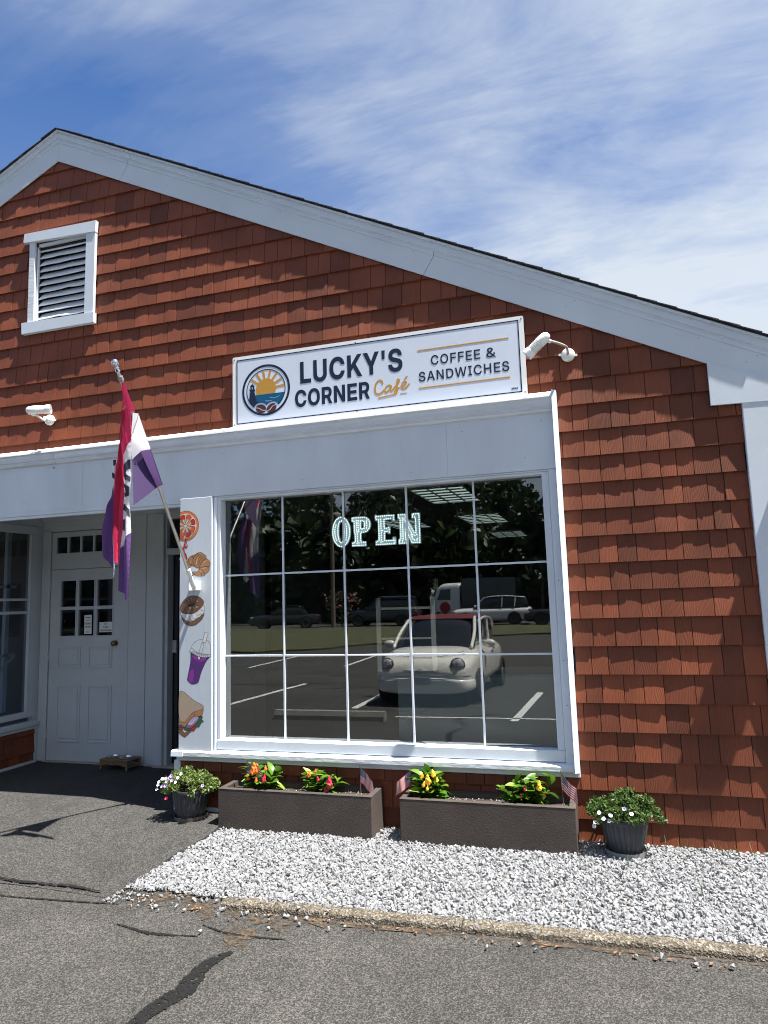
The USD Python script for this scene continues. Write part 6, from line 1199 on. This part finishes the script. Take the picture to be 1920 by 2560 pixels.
def big_car(label, loc, rotz, L, W, H, hood, kind, paint, group=None, rails=False):
    c = thing("parked_car", label, "car", loc, rotz, group); hl, hw = L / 2, W / 2; b = .22
    belt = H * (.60 if kind == "suv" else .64)
    obj("body", loft(smooth_st([(-hl, hw * .70, b + .15, belt * .85), (-hl * .94, hw * .92, b, belt * .98), (-hl * .5, hw, b, belt), (0, hw, b, belt), (hl * .38, hw, b, belt * .99), (hl * .62, hw * .97, b, hood), (hl * .88, hw * .90, b, hood * .93), (hl * .97, hw * .78, b + .05, hood * .80), (hl, hw * .62, b + .12, hood * .66)]), 32, 3.6), paint, c, smooth=True)
    rear = -.93 if kind == "suv" else -.62
    gh = [(hl * rear, hw * .74, belt * .8, belt + .05), (hl * (rear + .07), hw * .80, belt * .8, H * (.93 if kind == "suv" else .82)), (-hl * .35, hw * .83, belt * .8, H * .985), (-hl * .05, hw * .83, belt * .8, H * .98), (hl * .12, hw * .83, belt * .8, H * .93), (hl * .34, hw * .86, belt * .8, belt + .12), (hl * .42, hw * .86, belt * .8, belt + .0)]
    obj("window_glass", loft(smooth_st(gh), 28, 4.0), "car_glass", c, smooth=True)
    rf = [(g[0] * .98, g[1] * 1.0, g[3] - .07, g[3] + .018) for g in gh[1:5]]
    obj("roof", loft(smooth_st(rf), 24, 3.0), paint, c, smooth=True)
    for s in (-1, 1):
        for yy, zz in ((.13, .95), (-.30, .985), (-.62 if kind == "suv" else -.5, .97)):
            obj("pillar", tube([(s * hw * .90, hl * (yy + .03 + (.22 if yy > 0 else 0)), belt), (s * hw * .80, hl * yy, H * zz)], .035, 6), paint, c)
        for yy in (-.58, .60):
            wheel(c, s * (hw - .10), hl * yy, .35, .23, s); obj("wheel_arch", T(lathe([(0, .0), (.40, .0), (.40, -.2), (0, -.2)], 24), np.array([[0, 0, s], [0, 1, 0], [-s, 0, 0]], float), (s * (hw + .005), hl * yy, .37)), "dark", c)
        obj("tail_lamp", bx(s * hw * .62, s * hw * .93, -hl * .995, -hl * .93, belt * .72, belt * .86, .02), "tail", c)
        obj("headlight", bx(s * hw * .50, s * hw * .86, hl * .86, hl * .95, hood * .70, hood * .84, .02), "lens", c)
        m = trimesh.creation.icosphere(subdivisions=2); m.apply_scale((.12, .07, .08)); m.apply_translation((s * (hw + .10), hl * .36, belt + .08)); obj("wing_mirror", m, paint, c, smooth=True)
        if rails: obj("roof_rail", tube(catmull([(s * hw * .72, hl * .05, H * .97), (s * hw * .74, -hl * .05, H + .05), (s * hw * .74, -hl * .7, H + .04), (s * hw * .72, -hl * .82, H * .95)], 6, False), .022, 8), "chrome", c, smooth=True)
    return c
big_car("pale silver estate SUV beyond the grass verge, the lightest car mirrored in the window", (-6.3, -37.2, 0), 88, 4.8, 1.92, 1.74, 1.02, "suv", "car_silver")
big_car("black SUV with bright roof rails beyond the grass verge", (-13.6, -38.6, 0), 88, 4.9, 1.95, 1.80, 1.08, "suv", "car_black", None, True)
big_car("low black saloon car right of the pale SUV in the reflection", (-1.7, -34.8, 0), 87, 4.8, 1.86, 1.46, .92, "saloon", "car_black")
big_car("dark car half hidden at the left end of the grass verge", (-19.6, -36.5, 0), 70, 4.6, 1.85, 1.5, .95, "saloon", "car_black")
tr_ = thing("box_truck", "white delivery truck cab with a round red badge behind the parked cars", "truck", (-9.6, -41.5, 0), 96)
obj("cab", loft(smooth_st([(-.9, 1.0, .5, 2.55), (-.7, 1.05, .45, 2.68), (.2, 1.05, .45, 2.66), (.75, 1.04, .45, 2.30), (1.0, 1.0, .45, 1.45), (1.15, .95, .5, 1.2)]), 28, 6), "car_silver", tr_, smooth=30)
for s in (-1, 1):
    obj("side_window", hull([(s * 1.045, y, z) for y, z in ((-.25, 1.55), (.70, 1.55), (.40, 2.25), (-.25, 2.25))] + [(s * 1.07, y, z) for y, z in ((-.25, 1.55), (.70, 1.55), (.40, 2.25), (-.25, 2.25))]), "car_glass", tr_)
    obj("door_badge", T(lathe([(0, .02), (.36, .02), (.36, 0)], 28), frame_to((s, 0, 0)), (s * 1.05, .15, 1.05)), "tail", tr_)
    for y in (.45, -3.2): wheel(tr_, s * .88, y, .45, .28, s)
obj("windscreen", hull([(x, y, z) for x in (-.9, .9) for y, z in ((.80, 2.25), (1.03, 1.45), (.86, 2.25), (1.09, 1.45))]), "car_glass", tr_)
obj("cargo_box", bx(-1.2, 1.2, -4.6, -1.05, .75, 2.9, .03), "car_black", tr_); obj("chassis", bx(-.5, .5, -4.5, .9, .45, .70), "tyre", tr_)

def wheel_stop(loc, rotz, label):
    t = thing("wheel_stop", label, "wheel stop", loc, rotz); pr = Polygon([(-.085, 0), (.085, 0), (.075, .06), (.045, .125), (-.045, .125), (-.075, .06)])
    obj("block", along_x(pr, -.83, .83), "wheelstop", t); obj("pins", [T(lathe([(0, .005), (.014, .003), (.014, 0)], 10), None, (x, 0, .1252)) for x in (-.55, .55)], "screw", t)
wheel_stop((-3.78, -4.30, -0.006), 0, "concrete wheel stop in the empty bay left of the cream car"); wheel_stop((1.0, -4.35, -0.006), 0, "concrete wheel stop in the bay right of the cream car")
stripe = lambda a, b, w=.055: ribbon([a, ((a[0] * 2 + b[0]) / 3, (a[1] * 2 + b[1]) / 3), ((a[0] + 2 * b[0]) / 3, (a[1] + 2 * b[1]) / 3), b], [w, w], 70, -0.0025, .06)
for a, b in (((-1.20, -4.45), (-1.08, -7.3)), ((-3.76, -5.3), (-3.83, -8.3)), ((-6.05, -5.4), (-5.9, -8.3)), ((1.4, -4.5), (1.5, -7.4)), ((-8.97, -11.6), (-9.15, -15.3)), ((-6.4, -12.0), (-6.6, -15.4)), ((-11.6, -11.2), (-11.9, -14.8))):
    structure("painted_line", stripe(a, b), "line")
structure("painted_line", stripe((-2.9, -4.62), (1.4, -4.72), .03), "line"); 
for k, (pts, w) in enumerate((([(-6, -9.9), (-3.5, -9.6), (-1, -10.2), (3, -9.8)], [.02, .03, .02]), ([(-9, -8.4), (-6.5, -8.1), (-5, -8.7)], [.015, .03, .01]), ([(-3.6, -7.6), (-4.2, -7.9), (-5.4, -7.5)], [.05, .03, .02]), ([(-2, -12), (0.5, -12.6), (4, -12.2)], [.02, .03, .02]), ([(-1.75, -4.0), (-1.95, -4.6), (-1.5, -5.0)], [.03, .05, .02]))):
    structure("tar_crack", ribbon(pts, w, 80 + k, -0.0032, .4), "tar")
verge = ground_outline([(-30, -14), (-18, -14.5), (-10.2, -16.8), (-7.6, -20.6), (-3.9, -24.8), (4, -29.5), (12, -32), (12, -34), (-30, -35.5)], .12, 8, 9)
structure("grass_verge", flat(verge, 0.06, .1), "grass")
structure("grass_verge", flat(ground_outline([(-80, -44), (80, -44), (80, -140), (-80, -140)], .3, 12, 10), 0.05, .1), "grass")

# trees: tapered trunk with limbs and a crown of leaf clumps
def tree_parts(r, h, spread, nclump, nleaf, leaf):
    V, F, n = [], [], 0; trunk = [tube([(0, 0, -.1), (.08 * r.normal(), .08 * r.normal(), h * .3), (.2 * r.normal(), .2 * r.normal(), h * .62), (.2 * r.normal(), .2 * r.normal(), h * .88)], [h * .022, h * .017, h * .010, h * .004], 9)]
    for k in range(nclump):
        u = r.rand() ** .8; a = r.rand() * 6.28; z = h * (.16 + .82 * u); rad = spread * math.sin(math.pi * min(.18 + .80 * u, 1)) ** .7 * (.25 + .8 * r.rand()); c = np.array([rad * math.cos(a), rad * math.sin(a), z]); cr = spread * (.16 + .14 * r.rand())
        if k % 4 == 0: trunk.append(tube([(0, 0, z * .62), tuple(c * np.array([.5, .5, .86])), tuple(c)], [h * .007, h * .004, h * .0015], 5))
        for j in range(nleaf):
            d = r.normal(0, 1, 3); d /= np.linalg.norm(d); q = c + d * cr * np.array([1, 1, .75]) * r.rand() ** .33; L = leaf * (.6 + .8 * r.rand()); b = np.array([(-L, 0, 0), (0, -L * .6, .1 * L), (L, 0, 0), (0, L * .6, .1 * L)]) @ rot_rand(r).T + q; V.append(b); F += [(n, n + 1, n + 2), (n, n + 2, n + 3)]; n += 4
    return trunk, trimesh.Trimesh(np.vstack(V), np.vstack(F), process=False)
protos = []
tlab = ["broad dark green tree behind the parked cars, mirrored in the shop window", "taller looser green tree behind the parked cars", "low bushy green tree filling the tree line"]
for k, (h, sp, nc) in enumerate(((13, 4.6, 90), (16, 4.2, 90), (9, 4.4, 80))):
    r = np.random.RandomState(90 + k); t = thing("broadleaf_tree", tlab[k], "tree", ((-12, -50, 0), (2, -54, 0), (-4, -47, 0))[k], 0, "tree line behind the car park")
    tk, cr = tree_parts(r, h, sp, nc, 34, .34); obj("trunk", tk, "bark", t, smooth=60); obj("crown", cr, "tree_leaf", t); protos.append(t)
r = np.random.RandomState(97)
row = [(-44, -46, 0), (-37, -51, 2), (-31, -47, 0), (-25, -52, 1), (-19, -48, 2), (-16, -56, 1), (-8, -58, 0), (-21, -60, 0), (9, -50, 0), (15, -47, 2), (21, -52, 1), (28, -48, 0), (36, -50, 2), (12, -60, 1), (-30, -62, 1), (-40, -60, 0), (-51, -52, 1), (46, -50, 0), (-27, -27, 2), (-34, -33, 0)]
for x, y, k in row:
    copy_of(protos[k], "broadleaf_tree", tlab[k], "tree", (x, y, 0), r.rand() * 360, "tree line behind the car park")
up = thing("utility_pole", "bare wooden utility pole with crossarm beside the road", "pole", (-16.5, -37.0, 0)); obj("pole", tube([(0, 0, 0), (.05, 0, 9.5)], [.15, .10], 12), "pole_wood", up, smooth=50); obj("crossarm", bx(-1.1, 1.2, -.05, .05, 8.7, 8.82), "pole_wood", up)
for x in (-.9, 0.4, 1.0): obj("insulator", T(lathe([(0, .12), (.04, .1), (.05, .04), (.03, 0)], 10), None, (x, 0, 8.82)), "car_silver", up)
fb = thing("flowering_bush", "pink blooming bush beside the black SUV", "bush", (-16.8, -39.5, 0)); tk, cr = tree_parts(np.random.RandomState(120), 2.3, 1.3, 24, 30, .10); obj("stems", tk, "bark", fb); obj("foliage", cr, "tree_leaf", fb)
rb = np.random.RandomState(121); obj("bloom", [T(trimesh.creation.icosphere(subdivisions=0, radius=.06), None, (1.1 * math.cos(a) * q, 1.1 * math.sin(a) * q, 1.0 + 1.2 * rb.rand())) for a, q in zip(6.28 * rb.rand(60), .5 + .6 * rb.rand(60))], "pinkflower", fb, kind="stuff")

def undergrowth():
    r = np.random.RandomState(131); V, F, n = [], [], 0
    for k in range(15000):
        x = -75 + 150 * r.rand(); y = -46.5 - 16 * r.rand() ** 1.5; z = 11.0 * r.rand() ** 1.25 * (0.5 + 0.5 * meshkit.noise(np.array([x * .12, y * .1, 1.0]))); L = .45 + .5 * r.rand()
        b = np.array([(-L, 0, 0), (0, -L * .7, .1), (L, 0, 0), (0, L * .7, .1)]) @ rot_rand(r).T + (x, y, z); V.append(b); F += [(n, n + 1, n + 2), (n, n + 2, n + 3)]; n += 4
    return trimesh.Trimesh(np.vstack(V), np.vstack(F), process=False)
single("undergrowth", undergrowth(), "tree_leaf", "dark mass of far woodland undergrowth below the tree line", "undergrowth", kind="stuff")
